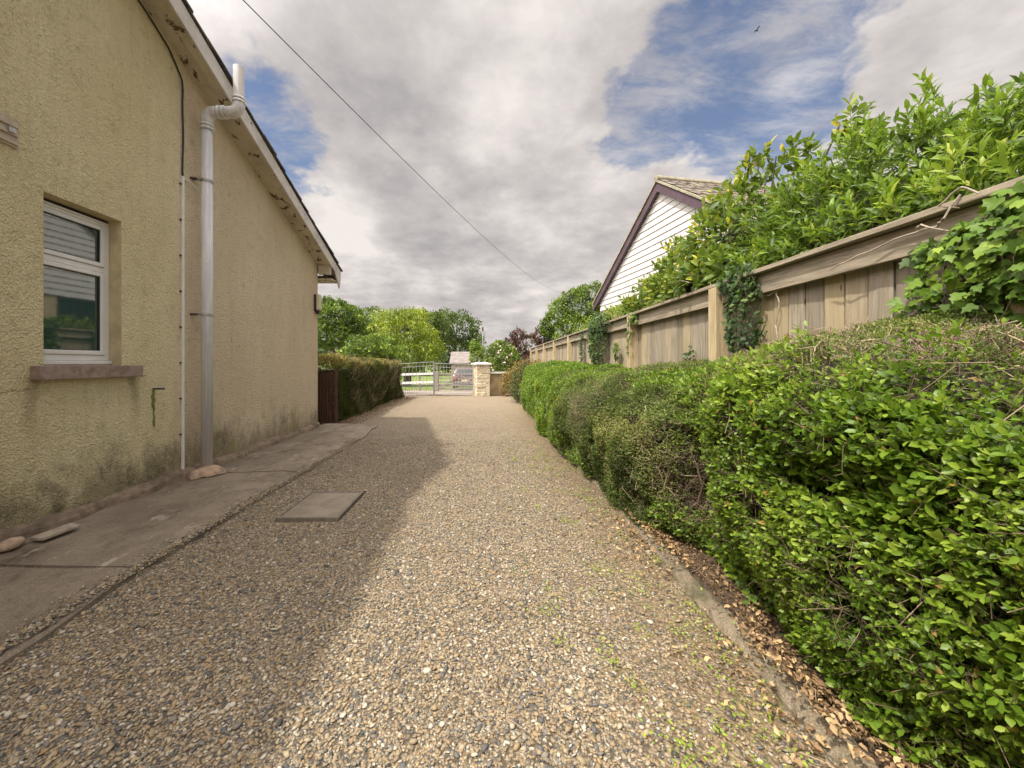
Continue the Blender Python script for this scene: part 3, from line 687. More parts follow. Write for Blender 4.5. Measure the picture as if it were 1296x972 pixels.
# bulkhead lamp on the corner
lp = MB().box(WX - .10, WX + .02, YC, YC + .02, 2.25, 2.72)
LX, LY = -3.205, 7.10
lamp = empty('wall_light', (0, 0, 0)); lamp.parent = house; lamp.location = Vector((LX, LY, 2.4)) - root_loc(house)
def lpbox(x0, x1, y0, y1, z0, z1): return MB().box(x0, x1, y0, y1, z0, z1)
lpbox(WX, WX + .035, LY, LY + .13, H + .98, H + 1.30).build('lamp_base', M['trim'], lamp, bevel=.01)
M['diffuser'] = simple('aged_diffuser', (.60, .53, .36), .5, var=.08)
lpbox(WX + .036, WX + .105, LY + .005, LY + .125, H + 1.0, H + 1.305).build('diffuser', M['diffuser'], lamp, bevel=.025)
MB().tube([(WX + .05, LY + .06, H + 1.0), (WX + .05, LY + .06, H + .93)], [.04, .03], 14).build('sensor', M['trim'], lamp)
# broken bits of slab by the wall
M['rubble'] = simple('pale_broken_slab', (.40, .33, .26), .95, var=.25, scale=15, bump=.01, bscale=40, dirt=(.2, .15, .1))
def lumpy(name, c, s, label, cat, mat, seed=0):
    ph = (1 + 5 ** .5) / 2; import bmesh
    bm = bmesh.new(); bmesh.ops.create_icosphere(bm, subdivisions=2, radius=1); V = np.array([v.co[:] for v in bm.verts]); F = [[v.index for v in f_.verts] for f_ in bm.faces]; bm.free()
    V = V * (.85 + .4 * vnoise(V, 1.6, seed)[:, None]); V = V * np.array(s) + np.array(c)
    return tag(obj(name, V, F, mat, None, True, (c[0], c[1], c[2] - s[2] * .8)), label, cat)
lumpy('stone', (-3.10, 2.47, .075), (.05, .075, .035), 'pale rounded stone on the path against the house wall', 'stone', M['mortar'], 3)
sb = MB().prism([(-3.09, 2.56, .055), (-2.985, 2.55, .055), (-2.97, 2.77, .055), (-3.07, 2.80, .055)], (0, 0, .022))
tag(sb.build('broken_slab', M['rubble'], loc=(-3.03, 2.67, .055), bevel=.004), 'flat broken piece of pale slab lying on the path by the wall', 'slab piece')

# small slatted side gate past the corner
sg = empty('slatted_side_gate', (-3.45, 7.85, 0), 'low dark brown slatted timber gate between house corner and clipped hedge', 'gate')
mb = MB(); x = -3.98
while x < -3.16: mb.box(x, x + .028, 7.85, 7.87, .03, 1.07 + random.uniform(-.02, .02)); x += .048
mb.build('slats', M['darkwood'], sg)
MB().box(-4.0, -3.15, 7.872, 7.90, .25, .30).build('rail', M['darkwood'], sg); MB().box(-4.0, -3.15, 7.872, 7.90, .85, .90).build('rail', M['darkwood'], sg)
MB().box(-3.145, -3.10, 7.83, 7.90, 0, 1.12).build('post', M['darkwood'], sg, bevel=.004)

# ------------------------------------------------------------------ fence on the right
FX = 2.26
fence = empty('timber_fence', (FX, 10, .06), 'tall weathered closeboard timber fence with capping rail behind the right hand hedges', 'fence')
posts = [-.62, 1.48, 3.57, 5.68, 7.8, 9.95, 12.1, 14.25, 16.4, 18.5]
for i in range(len(posts) - 1):
    y0, y1 = posts[i], posts[i + 1]; mb = MB(); y = y0 + .02; k = 0; tn = []
    while y < y1 - .02:
        w = .1465; lean = random.uniform(-.004, .004); zt = 1.835 + random.uniform(-.004, .004)
        # feather-edge board: thin at one side, overlapping the next
        yb = min(y + w - .004, y1); xo = random.uniform(0, .006)
        P = [(FX - .014 - xo, y + .003, .1), (FX - .020 - xo, yb + lean - .007, .1), (FX + .002, yb + lean - .007, .1), (FX + .002, y + .003, .1)]
        mb.hexa(P + [(a_, b_, zt) for a_, b_, _ in P]); y += w; tn += [random.random()] * 8
    o = mb.box(FX + .004, FX + .014, y0, y1, .1, 1.82).build('board_panel', M['board'], fence)
    a_ = o.data.attributes.new('tint', 'FLOAT', 'POINT'); a_.data.foreach_set('value', np.array(tn + [-1.0] * 8, np.float32))
    MB().box(FX - .085, FX - .045, y0 + .062, y1 - .062, 1.805, 1.955).build('rail', M['rail'], fence, bevel=.003)
    MB().box(FX - .135, FX + .06, y0 + .004, y1 - .004, 1.962, 1.995).build('capping', M['rail'], fence, bevel=.004)
for y in posts:
    MB().box(FX - .14, FX - .02, y - .06, y + .06, .05, 1.958).build('post', M['post'], fence, bevel=.005)

# ------------------------------------------------------------------ hedges on the right
KY = [.2, 1.2, 1.9, 2.3, 2.75, 3.5, 5.5, 8.0, 10.5]
KP = np.array([
 [(1.36,.10),(1.30,.5),(1.31,1.02),(1.46,1.24),(1.80,1.36),(2.14,1.40)],
 [(1.34,.10),(1.26,.5),(1.27,1.02),(1.42,1.24),(1.80,1.36),(2.14,1.42)],
 [(1.36,.10),(1.22,.5),(1.20,1.0),(1.36,1.20),(1.80,1.33),(2.14,1.41)],
 [(1.46,.08),(1.42,.45),(1.22,.9),(1.42,1.12),(1.75,1.28),(2.14,1.38)],
 [(1.10,.05),(1.06,.42),(1.12,.85),(1.34,1.05),(1.7,1.19),(2.14,1.29)],
 [(1.07,.05),(1.00,.45),(1.06,.85),(1.22,1.01),(1.6,1.11),(2.14,1.18)],
 [(1.03,.05),(.94,.45),(.98,.82),(1.13,.98),(1.6,1.09),(2.14,1.12)],
 [(1.05,.05),(.96,.5),(1.00,.90),(1.15,1.07),(1.6,1.14),(2.14,1.14)],
 [(1.10,.05),(1.00,.5),(1.04,.92),(1.20,1.10),(1.6,1.16),(2.14,1.16)]])
KT = np.array([0, .20, .44, .56, .74, 1.0])
def hsec(y, t):
    """point on the hedge skin at run y and girth t"""
    P = np.zeros((len(y), 2))
    for c in (0, 1):
        A = np.stack([np.interp(y, KY, KP[:, j, c]) for j in range(6)], 1)
        idx = np.clip(np.searchsorted(KT, t, side='right') - 1, 0, 4); u = (t - KT[idx]) / (KT[idx + 1] - KT[idx])
        r = np.arange(len(y)); P[:, c] = A[r, idx] * (1 - u) + A[r, idx + 1] * u
    return P
def hpoint(y, t):
    P = hsec(y, t); e = .02; Q = hsec(y, np.clip(t + e, 0, 1)); R_ = hsec(y, np.clip(t - e, 0, 1)); d_ = Q - R_
    N_ = unit(np.stack([-d_[:, 1], np.zeros(len(y)), d_[:, 0]], 1))
    C_ = np.stack([P[:, 0], y, P[:, 1]], 1)
    bump = (vnoise(C_, 1.9, 5) - .5) * .26 + (vnoise(C_, 5, 6) - .5) * .12 + (vnoise(C_, 12, 7) - .5) * .05
    return C_ + N_ * bump[:, None], N_
def ends(y, y0, y1, w=.25):
    return np.clip(np.minimum(y - y0, y1 - y) / w, 0, 1)
def hedge_core(y0, y1, parent, off=.10):
    ys = np.linspace(y0, y1, int((y1 - y0) * 14) + 4); ts = np.linspace(0, 1, 26)
    Y_, T_ = np.meshgrid(ys, ts, indexing='ij'); C_, N_ = hpoint(Y_.ravel(), T_.ravel())
    C_ = C_ - N_ * (off + .05 * vnoise(C_, 9, 2)[:, None]); C_[:, 2] = np.maximum(C_[:, 2], .04)
    C_[:, 0] = np.minimum(C_[:, 0], 2.10)
    ny, nt_ = len(ys), len(ts); i = (np.arange(ny - 1)[:, None] * nt_ + np.arange(nt_ - 1)[None]).ravel()
    F_ = [np.stack([i, i + 1, i + nt_ + 1, i + nt_], 1)]
    V = C_.tolist(); F = F_[0].tolist()
    for a_ in (0, ny - 1):
        k = len(V); V.append([1.75, ys[a_], .5]); F += [[k, a_ * nt_ + j, a_ * nt_ + j + 1] for j in range(nt_ - 1)]
        F.append([k, a_ * nt_ + nt_ - 1, a_ * nt_])
    return obj('shade_core', V, F, M['core'], parent)  # added dark shell behind the leaves, closes the view through the hedge
def skin_leaves(n, y0, y1, t0=0, t1=1, depth=.07, ypow=1.0, keep=None):
    y = y0 + (y1 - y0) * RNG.random(n) ** ypow; t = RNG.uniform(t0, t1, n)
    C_, N_ = hpoint(y, t); dd = np.minimum(RNG.exponential(depth * .5, n), depth * 2.2) - .02
    C_ = C_ - N_ * dd[:, None]
    if keep is not None:
        k = keep(C_, y, t); C_, N_, dd, y, t = C_[k], N_[k], dd[k], y[k], t[k]
    return C_, N_, dd, y, t
def orient(N_, spread=.75, up=.35):
    n = len(N_)
    D_ = unit(N_ * .55 + RNG.normal(0, spread, (n, 3)) + np.array([0, 0, up]))
    Nn = unit(N_ * .6 + RNG.normal(0, .45, (n, 3)) + np.array([-.15, -.1, .75]))
    return D_, Nn
def gap(C_):   # the bare woody hollow between the two nearer hedges
    return np.exp(-(((C_[:, 1] - 2.42) / .26) ** 2 + ((C_[:, 2] - .42) / .36) ** 2))
def dieback(C_):
    return np.exp(-(((C_[:, 1] - 3.95) / .30) ** 2 + ((C_[:, 2] - .80) / .26) ** 2))

# near privet hedge: broad glossy leaves
h1 = empty('privet_hedge', (1.75, 1.2, .05), 'bright glossy green privet hedge nearest the viewer, clipped brown on top', 'hedge')
hedge_core(-.6, 2.45, h1)
def sprigs(parent, C0, N0, nl, ln, leaf, wr, mat, tm, name='foliage', up=.35, extra=None, T=T_OVAL, spread=.5):
    n = len(C0); D0 = unit(N0 * .8 + RNG.normal(0, spread, (n, 3)) + np.array([-.1, -.05, up])); Ls = RNG.uniform(*ln, n)
    A = C0 - D0 * (Ls * .75)[:, None]; B = C0 + D0 * (Ls * .25)[:, None]
    side = unit(np.cross(D0, RNG.normal(0, 1, (n, 3)))); oth = np.cross(D0, side); st_t = RNG.normal(0, .13, n) + .5 * (vnoise(C0, 3.5, 9) - .5); sz = RNG.uniform(.7, 1.2, n) * np.interp(vnoise(C0, 3.0, 21), [.3, .7], [.75, 1.2])
    o = [[], [], [], [], []]
    for j in range(nl):
        f_ = .1 + .9 * (j // 2) / max(1, nl // 2 - 1 + .001); a_ = (j % 2) * math.pi + (j // 2) * 1.57 + RNG.normal(0, .3, n)
        rad = side * np.cos(a_)[:, None] + oth * np.sin(a_)[:, None]
        k = RNG.random(n) < .9
        o[0].append((A + (B - A) * f_)[k]); o[1].append(unit(rad * (1.0 - .45 * f_) + D0 * (.4 + .6 * f_) + RNG.normal(0, .15, (n, 3)))[k])
        o[2].append(unit(D0 - rad * .3 + np.array([0, 0, .3]) + RNG.normal(0, .2, (n, 3)))[k]); o[3].append((RNG.uniform(*leaf, n) * sz * (.75 + .4 * math.sin(2.6 * f_)))[k])
        o[4].append(np.clip(tm + st_t + .30 * (f_ - .55) + RNG.normal(0, .10, n), 0, .93)[k])
    o = [np.concatenate(q_) for q_ in o]
    if extra is not None:
        for q_, e_ in zip(o, extra): pass
        o = [np.concatenate([q_, e_]) for q_, e_ in zip(o, extra)]
    old = RNG.random(len(o[4])) < .012; o[4][old] = 1.0
    leaves(name, T, o[0], o[1], o[2], o[3], o[3] * wr, o[4], mat, parent)
    sticks('sprig_stems', A - D0 * .04, B, .0011, np.full(n, .35) + RNG.normal(0, .12, n), M['twig'], parent)
kp = lambda C, y, t: (RNG.random(len(y)) > .97 * gap(C)) & (RNG.random(len(y)) < np.clip((2.62 - y) / .3, 0, 1)) & (RNG.random(len(y)) < np.interp(t, [.47, .62], [1, .10])) & (vnoise(C, 8, 19) > .24)
Ce, Ne, dd, y, t = skin_leaves(26000, -.4, 2.62, 0, .70, .16, 1.0, kp); De, Nne = orient(Ne, .8, .3)
C_, N_, dd, y, t = skin_leaves(13000, -.4, 2.62, 0, .70, .05, 1.0, kp)
sprigs(h1, C_, N_, 8, (.05, .11), (.020, .034), .54, M['privet'], .56, extra=(Ce - Ne * .03, De, Nne, RNG.uniform(.014, .03, len(Ce)), np.clip(RNG.normal(.30, .15, len(Ce)), 0, .9)))
# short clipped growth on its top
C_, N_, dd, y, t = skin_leaves(60000, -.4, 2.7, .50, 1, .045, 1.0, lambda C, y, t: (vnoise(C, 7, 31) > .36) & (RNG.random(len(y)) < np.interp(t, [.5, .6], [.15, 1])) & (RNG.random(len(y)) < np.clip((2.7 - y) / .3, 0, 1)))
D_, Nn = orient(N_, .8, .3); L = RNG.uniform(.008, .018, len(C_))
leaves('clipped_top', T_KITE, C_, D_, Nn, L, L * .5, .74 + 1.0 * (vnoise(C_, 4, 12) - .5) + RNG.normal(0, .2, len(C_)), M['box'], h1)
def twigs(n, y0, y1, t0, t1, parent, w=None, ln=(.05, .14), depth=.06, tintm=.7, rad=(.0009, .0022)):
    C_, N_, dd, y, t = skin_leaves(n, y0, y1, t0, t1, depth)
    if w is not None: k = RNG.random(len(C_)) < w(C_, t); C_, N_ = C_[k], N_[k]
    D_ = unit(N_ * .8 + RNG.normal(0, .75, C_.shape)); Ln = RNG.uniform(*ln, len(C_))[:, None]
    return sticks('twigs', C_ - D_ * Ln * .75, C_ + D_ * Ln * .35, RNG.uniform(*rad, len(C_)), RNG.normal(tintm, .22, len(C_)), M['twig'], parent)
twigs(22000, -.4, 2.7, .52, 1, h1, lambda C, t: np.clip((vnoise(C, 3.2, 15) - .34) * 3.0, .05, .9) * np.interp(t, [.5, .6, .7], [.1, .6, 1]), (.03, .10), .03, .85)
twigs(7000, -.4, 2.65, 0, .6, h1, lambda C, t: .35 + .65 * gap(C), (.06, .18), .08, .45)
# bare stems in the hollow
M['stem'] = simple('hedge_stem', (.17, .12, .08), .9, var=.4, scale=20, bump=.004)
for i in range(26):
    mb = MB(); y = random.uniform(1.95, 2.75); x = random.uniform(1.42, 1.62); p0 = np.array((x, y, .05)); pts = [p0]
    for j in range(5): p0 = p0 + np.array((random.uniform(-.06, .05), random.uniform(-.07, .07), random.uniform(.10, .17))); pts.append(p0)
    mb.tube(pts, [.011, .010, .008, .006, .005, .003], 6).build('stem', M['stem'], h1)

# middle hedge: tiny dark leaves with scattered privet
h2 = empty('small_leaved_hedge', (1.6, 4.0, .05), 'dull green fine leaved hedge with bare brown twiggy patches in the middle', 'hedge')
hedge_core(2.35, 6.0, h2)
C_, N_, dd, y, t = skin_leaves(190000, 2.3, 6.2, 0, 1, .065, 1.35, lambda C, y, t: (RNG.random(len(y)) > .97 * gap(C)) & (RNG.random(len(y)) > .85 * dieback(C)) & (RNG.random(len(y)) < ends(y, 2.25, 6.25)) & (vnoise(C, 10, 41) > .22))
D_, Nn = orient(N_, .85, .25); L = RNG.uniform(.012, .022, len(C_))
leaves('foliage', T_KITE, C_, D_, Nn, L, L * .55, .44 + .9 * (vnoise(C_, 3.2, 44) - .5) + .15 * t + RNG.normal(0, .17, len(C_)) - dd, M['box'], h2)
C_, N_, dd, y, t = skin_leaves(40000, 2.3, 6.3, 0, .8, .05, 1.2, lambda C, y, t: (vnoise(C, 1.7, 51) + .25 * vnoise(C, 6, 52) > np.interp(C[:, 1], [2.9, 4.2, 5.4], [.80, .66, .50])) & (RNG.random(len(y)) > .9 * gap(C)))
D_, Nn = orient(N_, .6, .4); L = RNG.uniform(.018, .034, len(C_))
leaves('broader_leaves', T_OVAL, C_ + N_ * .015, D_, Nn, L, L * .52, .6 + RNG.normal(0, .17, len(C_)), M['privet'], h2)
twigs(12000, 2.3, 6.0, 0, 1, h2, lambda C, t: np.clip(.16 + .95 * gap(C) + 1.0 * dieback(C) + .5 * (vnoise(C, 2.5, 17) > .62), 0, 1), (.05, .17), .07, .62)

# far privet run
h3 = empty('distant_privet_hedge', (1.6, 8.2, .05), 'bright green privet hedge at the far end, in front of the fence', 'hedge')
hedge_core(5.9, 10.4, h3)
C_, N_, dd, y, t = skin_leaves(60000, 5.9, 10.6, 0, 1, .07, 1.2, lambda C, y, t: RNG.random(len(y)) < ends(y, 5.85, 10.65, .3))
D_, Nn = orient(N_, .7, .35); L = RNG.uniform(.025, .045, len(C_))
leaves('foliage', T_KITE, C_ + N_ * ((vnoise(C_, 1.7, 61) - .4) * .12)[:, None], D_, Nn, L, L * .6, .58 + .6 * (vnoise(C_, 2, 62) - .5) + RNG.normal(0, .17, len(C_)), M['privet'], h3)
twigs(1500, 6, 10, 0, 1, h3, None, (.1, .2), .08, .5)

# ------------------------------------------------------------------ blobs of foliage
def blob_points(n, ells, depth=.12, lo=-.35, seed=1, rough=.25):
    out_c, out_n = [], []; tot = sum(e[3] * e[4] + e[4] * e[5] + e[3] * e[5] for e in ells)
    for e in ells:
        k = int(n * (e[3] * e[4] + e[4] * e[5] + e[3] * e[5]) / tot); u = unit(RNG.normal(0, 1, (k, 3))); u = u[u[:, 2] > lo]
        rr_ = (1 - np.minimum(RNG.exponential(depth, len(u)), .7)) * (1 + rough * 2 * (vnoise(u * 1.0 + np.array(e[:3]), 2.6, seed) - .5) + rough * .8 * (vnoise(u + np.array(e[:3]), 7, seed + 1) - .5))
        c = np.array(e[:3]) + u * np.array(e[3:6]) * rr_[:, None]; nn_ = unit(u / np.array(e[3:6]))
        out_c.append(c); out_n.append(nn_)
    C_ = np.concatenate(out_c); N_ = np.concatenate(out_n)
    # drop what lies deep inside another lobe
    inside = np.zeros(len(C_), bool)
    for e in ells: inside |= (((C_ - np.array(e[:3])) / np.array(e[3:6])) ** 2).sum(1) < .45
    return C_[~inside], N_[~inside]
def tree(name, base, ells, mat, label, cat, n=7000, leaf=(.12, .22), T=T_KITE, group=None, seed=1, trunk=.14, wr=.6, gaps=.0, lo=-.6, droop=0, limbs=8, depth=.16, tb=.5):
    r_ = empty(name, base, label, cat, group)
    C_, N_ = blob_points(n, ells, depth, lo, seed, .38)
    if gaps: C__ = vnoise(C_, 1.6 / max(ells[0][3], .5) * 1.8, seed + 5) > gaps; C_, N_ = C_[C__], N_[C__]
    nn_ = len(C_)
    D_ = unit(N_ * .5 + RNG.normal(0, .7, C_.shape) + np.array([0, 0, .15 - droop])); Nn = unit(N_ * .5 + RNG.normal(0, .55, C_.shape) + np.array([0, 0, .6]))
    L = RNG.uniform(*leaf, nn_); sc_ = 1.2 / max(ells[0][3], .5)
    tint = tb + 1.0 * (vnoise(C_, sc_ * 2, seed + 7) - .5) + RNG.normal(0, .17, nn_)
    leaves('crown', T, C_, D_, Nn, L, L * wr, tint, mat, r_)
    mb = MB(); b0 = np.array(base, float); top = np.mean([e[:3] for e in ells], 0); zz = max(e[2] for e in ells)
    pts = [b0 + np.array((0, 0, -.1))]
    for i in range(1, 6):
        t_ = i / 5; pts.append(b0 * (1 - t_) + np.array((top[0], top[1], zz)) * t_ + np.array((random.uniform(-1, 1), random.uniform(-1, 1), 0)) * trunk * .8)
    mb.tube(pts, [trunk * k for k in (1.25, 1, .8, .6, .4, .2)], 9)
    for i in range(limbs):
        e = ells[i % len(ells)]; s0 = pts[random.choice((1, 2, 3))]; u = unit(RNG.normal(0, 1, (1, 3)))[0]; u[2] = abs(u[2])
        e1 = np.array(e[:3]) + u * np.array(e[3:6]) * .8; mid = (s0 + e1) / 2 + np.array((0, 0, .08 * np.linalg.norm(e1 - s0)))
        mb.tube([s0, mid, e1], [trunk * .45, trunk * .28, trunk * .08], 6)
    mb.build('trunk', M['bark'], r_)
    return r_

# conifer hedge on the left
h4 = empty('conifer_hedge', (-3.7, 11, 0), 'clipped dark conifer hedge with straw coloured top left of the iron gate', 'hedge')
def lh(n, depth):
    y = RNG.uniform(8.0, 14.1, n); t = RNG.random(n)
    hh = 1.40 - .020 * (y - 8); tp = np.clip((t - .5) / .14, 0, 1)
    x = -3.12 - .16 * (1 - np.cos(tp * math.pi / 2)) - np.clip(t - .64, 0, 1) / .36 * 1.3 - .04 * np.clip(t / .5, 0, 1)
    z = np.clip(t / .5, 0, 1) * (hh - .16) + .16 * np.sin(tp * math.pi / 2) + .04 * np.clip(t - .64, 0, 1)
    N_ = np.stack([np.where(t < .56, 1.0, .1), np.zeros(n), np.where(t < .56, .12, 1.0)], 1)
    endm = RNG.random(n) < .10; x = np.where(endm, RNG.uniform(-4.5, -3.15, n), x); N_[endm] = (0, 1, 0); y = np.where(endm, 14.12, y); z = np.where(endm, RNG.uniform(0, 1.3, n), z)
    endn = RNG.random(n) < .08; x = np.where(endn, RNG.uniform(-4.5, -3.15, n), x); N_[endn] = (0, -1, 0); y = np.where(endn, 7.98, y); z = np.where(endn, RNG.uniform(0, 1.42, n), z)
    C_ = np.stack([x, y, z], 1); N_ = unit(N_)
    C_ += N_ * ((vnoise(C_, 1.6, 71) - .5) * .2 + (vnoise(C_, 5, 72) - .5) * .1 - RNG.exponential(depth, n))[:, None]
    return C_, N_, t
C_, N_, t = lh(70000, .03)
D_ = unit(N_ * .6 + RNG.normal(0, .45, C_.shape) + np.array([0, 0, .55])); Nn = unit(N_ + RNG.normal(0, .6, C_.shape)); L = RNG.uniform(.03, .07, len(C_))
tint = .33 + .5 * (vnoise(C_, 2.5, 73) - .5) + RNG.normal(0, .13, len(C_)) + np.clip((C_[:, 2] - 1.08 + .25 * (vnoise(C_, 4, 77) - .5)) * 2.6, 0, .55)
leaves('foliage', T_KITE, C_, D_, Nn, L, L * .3, tint, M['conifer'], h4)
MB().box(-4.6, -3.24, 8.12, 13.95, 0, 1.10).build('shade_core', M['core'], h4)  # added dark block that fills the hedge behind its leaves
C_, N_, t = lh(3500, .02); k = (t < .55) & (vnoise(C_, 1.4, 75) > .5); C_ = C_[k]
D_ = unit(RNG.normal(0, .35, C_.shape) + np.array([.25, 0, 1])); sticks('twigs', C_, C_ + D_ * RNG.uniform(.1, .3, len(C_))[:, None], .004, RNG.normal(.7, .2, len(C_)), M['twig'], h4)

# shrubs at the far right of the drive
def shrub(name, base, ells, mat, label, n, leaf, T=T_KITE, wr=.6, seed=1, lo=-.8, depth=.1, extra=None, tb=.5, cat='shrub'):
    return tree(name, base, ells, mat, label, cat, n, leaf, T, seed=seed, trunk=.03, wr=wr, lo=lo, limbs=10, depth=depth, tb=tb)
shrub('dark_shrub', (1.25, 12.3, .05), [(1.3, 12.2, .5, .55, .9, .62), (1.5, 11.4, .45, .5, .6, .6)], M['dark'], 'dark dull clipped shrub at the far end of the hedge row', 9000, (.04, .08), seed=3)
shrub('rusty_shrub', (1.75, 14.4, .05), [(1.75, 14.4, .75, .75, .8, .62), (1.3, 15.2, .6, .5, .6, .55), (.88, 14.7, .42, .34, .5, .5)], M['rusty'], 'orange brown shrub in front of the far end of the fence', 7000, (.04, .09), seed=4)
fs = shrub('flowering_shrub', (.75, 16.8, -.1), [(.75, 16.8, 1.15, .72, .7, .95), (1.1, 17.2, 1.0, .6, .6, .7), (.3, 16.9, 1.5, .4, .4, .55)], M['tree1'], 'leafy green shrub with pale pink flowers just right of the stone gate pier', 9000, (.07, .13), seed=6, depth=.14)
C_, N_ = blob_points(120, [(.75, 16.8, 1.15, .78, .76, 1.0)], .02, -.2, 6); M['petal'] = leaf_mat('pink_petal', [(0, (.6, .4, .42)), (1, (.75, .65, .62))], .6, .2)
leaves('blossoms', T_OVAL, C_, unit(RNG.normal(0, 1, C_.shape)), unit(RNG.normal(0, 1, C_.shape)), .09, .09, RNG.random(len(C_)), M['petal'], fs)

# shoots: stems carrying leaves, for the shrubs that overtop the fence
def shoots(parent, ells, n, mat, T, leaf, wr, nl, ln, seed, up=.6, lo=-.2, tintm=.5, filler=0, twigm=.35, keepf=None):
    C0, N0 = blob_points(n, ells, .05, lo, seed, .22)
    if keepf is not None: k = keepf(C0); C0, N0 = C0[k], N0[k]
    n = len(C0); D0 = unit(N0 * .7 + RNG.normal(0, .28, (n, 3)) + np.array([-.12, -.05, up])); Ls = RNG.uniform(*ln, n)
    A = C0 - D0 * (Ls * .7)[:, None]; B = C0 + D0 * (Ls * .3)[:, None]
    sticks('leaf_stems', A, B, RNG.uniform(.0016, .003, n), np.full(n, twigm) + RNG.normal(0, .1, n), M['twig'], parent)  # stems that carry the leaves of each shoot
    C_, D_, N_, Lf, tt = [], [], [], [], []
    st_t = RNG.normal(0, .20, n) + .5 * (vnoise(C0, 2.5, seed) - .5)
    side = unit(np.cross(D0, RNG.normal(0, 1, (n, 3)))); oth = np.cross(D0, side)
    for j in range(nl):
        f_ = .15 + .85 * j / (nl - 1); a_ = j * 2.4 + RNG.uniform(0, .5, n); rad = side * np.cos(a_)[:, None] + oth * np.sin(a_)[:, None]
        C_.append(A + (B - A) * f_); dj = unit(rad * (1.05 - .55 * f_) + D0 * (.45 + .5 * f_)); D_.append(dj); N_.append(unit(D0 * 1.0 - rad * .35 + np.array([0, 0, .35]) + RNG.normal(0, .15, (n, 3))))
        Lf.append(RNG.uniform(*leaf, n) * (1.0 - .35 * abs(f_ - .6))); tt.append(tintm + st_t + .22 * (f_ - .5) + RNG.normal(0, .11, n))
    if filler:
        Cf, Nf = blob_points(filler, ells, .22, lo, seed + 3, .2)
        if keepf is not None: k = keepf(Cf); Cf, Nf = Cf[k], Nf[k]
        C_.append(Cf); D_.append(unit(Nf * .5 + RNG.normal(0, .7, Cf.shape))); N_.append(unit(Nf + RNG.normal(0, .5, Cf.shape) + np.array([0, 0, .5]))); Lf.append(RNG.uniform(*leaf, len(Cf))); tt.append(RNG.normal(tintm - .30, .12, len(Cf)))
    C_, D_, N_, Lf, tt = map(np.concatenate, (C_, D_, N_, Lf, tt))
    leaves('foliage', T, C_, D_, N_, Lf, Lf * wr, tt, mat, parent)
def bush_core(parent, ells, k=.72):
    for e in ells:
        if e[3] < .37: continue
        u = []; F = []; n1, n2 = 14, 9
        for i in range(n2 + 1):
            for j in range(n1):
                th = math.pi * i / n2; ph_ = 2 * math.pi * j / n1; u.append((math.sin(th) * math.cos(ph_), math.sin(th) * math.sin(ph_), math.cos(th)))
        u = np.array(u); V = np.array(e[:3]) + u * np.array(e[3:6]) * k * (.85 + .3 * vnoise(u, 2.3, 4)[:, None])
        for i in range(n2):
            for j in range(n1): F.append([i*n1+j, i*n1+(j+1) % n1, (i+1)*n1+(j+1) % n1, (i+1)*n1+j])
        yield V, F
def add_core(parent, ells, k=.7):
    mb = MB()
    for V, F in bush_core(parent, ells, k): mb.add(V, F)
    mb.build('shade_core', M['core'], parent)  # added dark lobes that stop the view through the shrub
def stems(parent, base, ells, n=7, r=.02):
    for i in range(n):
        mb = MB(); e = ells[i % len(ells)]; p0 = np.array(base) + np.array((random.uniform(-.2, .2), random.uniform(-.3, .3), 0)); p2 = np.array(e[:3]) + np.array((random.uniform(-.3, .3), random.uniform(-.3, .3), .1))
        mb.tube([p0, (p0 + p2) / 2 + np.array((random.uniform(-.08, .08), random.uniform(-.08, .08), 0)), p2], [r, r * .7, r * .35], 7)
        mb.build('stem', M['bark'], parent)
behind = lambda C: (C[:, 0] > 2.36) | (C[:, 2] > 2.03 + .0 * C[:, 1])
e1 = [(3.0, 2.75, 2.18, .72, .85, .80), (3.0, 1.85, 1.92, .66, .85, .74), (3.25, 1.0, 1.85, .8, .9, .85), (3.05, 3.45, 2.2, .6, .55, .80), (2.5, 2.6, 2.05, .33, 1.3, .22)]
b1 = empty('narrow_leaved_shrub', (3.0, 2.3, .1), 'tall bright green shrub with narrow leaves leaning over the near end of the fence', 'shrub')
shoots(b1, e1, 2300, M['laurel'], T_LANCE, (.05, .11), .31, 14, (.18, .34), 81, .55, -.35, .46, 26000, keepf=behind); add_core(b1, e1, .5); stems(b1, (3.0, 2.3, .1), e1)
e1b = [(2.75, 1.55, 2.75, .25, .35, .42)]
# taller shoots standing out of the top
e2 = [(2.9, 4.3, 2.42, .6, .5, .80), (2.72, 5.1, 2.25, .46, .6, .62), (2.65, 6.0, 2.15, .38, .55, .42), (2.45, 4.2, 2.12, .36, .75, .28), (*at(1085, 165, 3.15), .10, .10, .24), (*at(958, 222, 4.3), .16, .14, .26), (*at(1010, 200, 3.8), .12, .12, .22)]
b2 = empty('broad_leaved_shrub', (2.95, 4.8, .1), 'shrub with broad yellow edged green leaves above the middle of the fence', 'shrub')
shoots(b2, e2, 620, M['magnolia'], T_OVAL, (.075, .13), .48, 8, (.16, .34), 91, .5, -.4, .60, 5500, keepf=behind); add_core(b2, e2, .45); stems(b2, (2.95, 4.8, .1), e2)
e3 = [(2.42, 6.9, 2.0, .26, .9, .30), (2.42, 8.3, 1.98, .24, .9, .26), (2.42, 9.4, 1.95, .2, .6, .15)]
b3 = empty('trailing_creeper', (2.5, 7.5, .1), 'small leaved yellow green creeper trailing along the fence top below the white gable', 'creeper')
shoots(b3, e3, 800, M['laurel'], T_OVAL, (.03, .055), .5, 9, (.12, .28), 95, .5, -.4, .62, 3500, twigm=.5, keepf=lambda C: (C[:, 0] > 2.33) | (C[:, 2] > 2.02)); stems(b3, (2.5, 7.5, .1), e3, 5, .012)
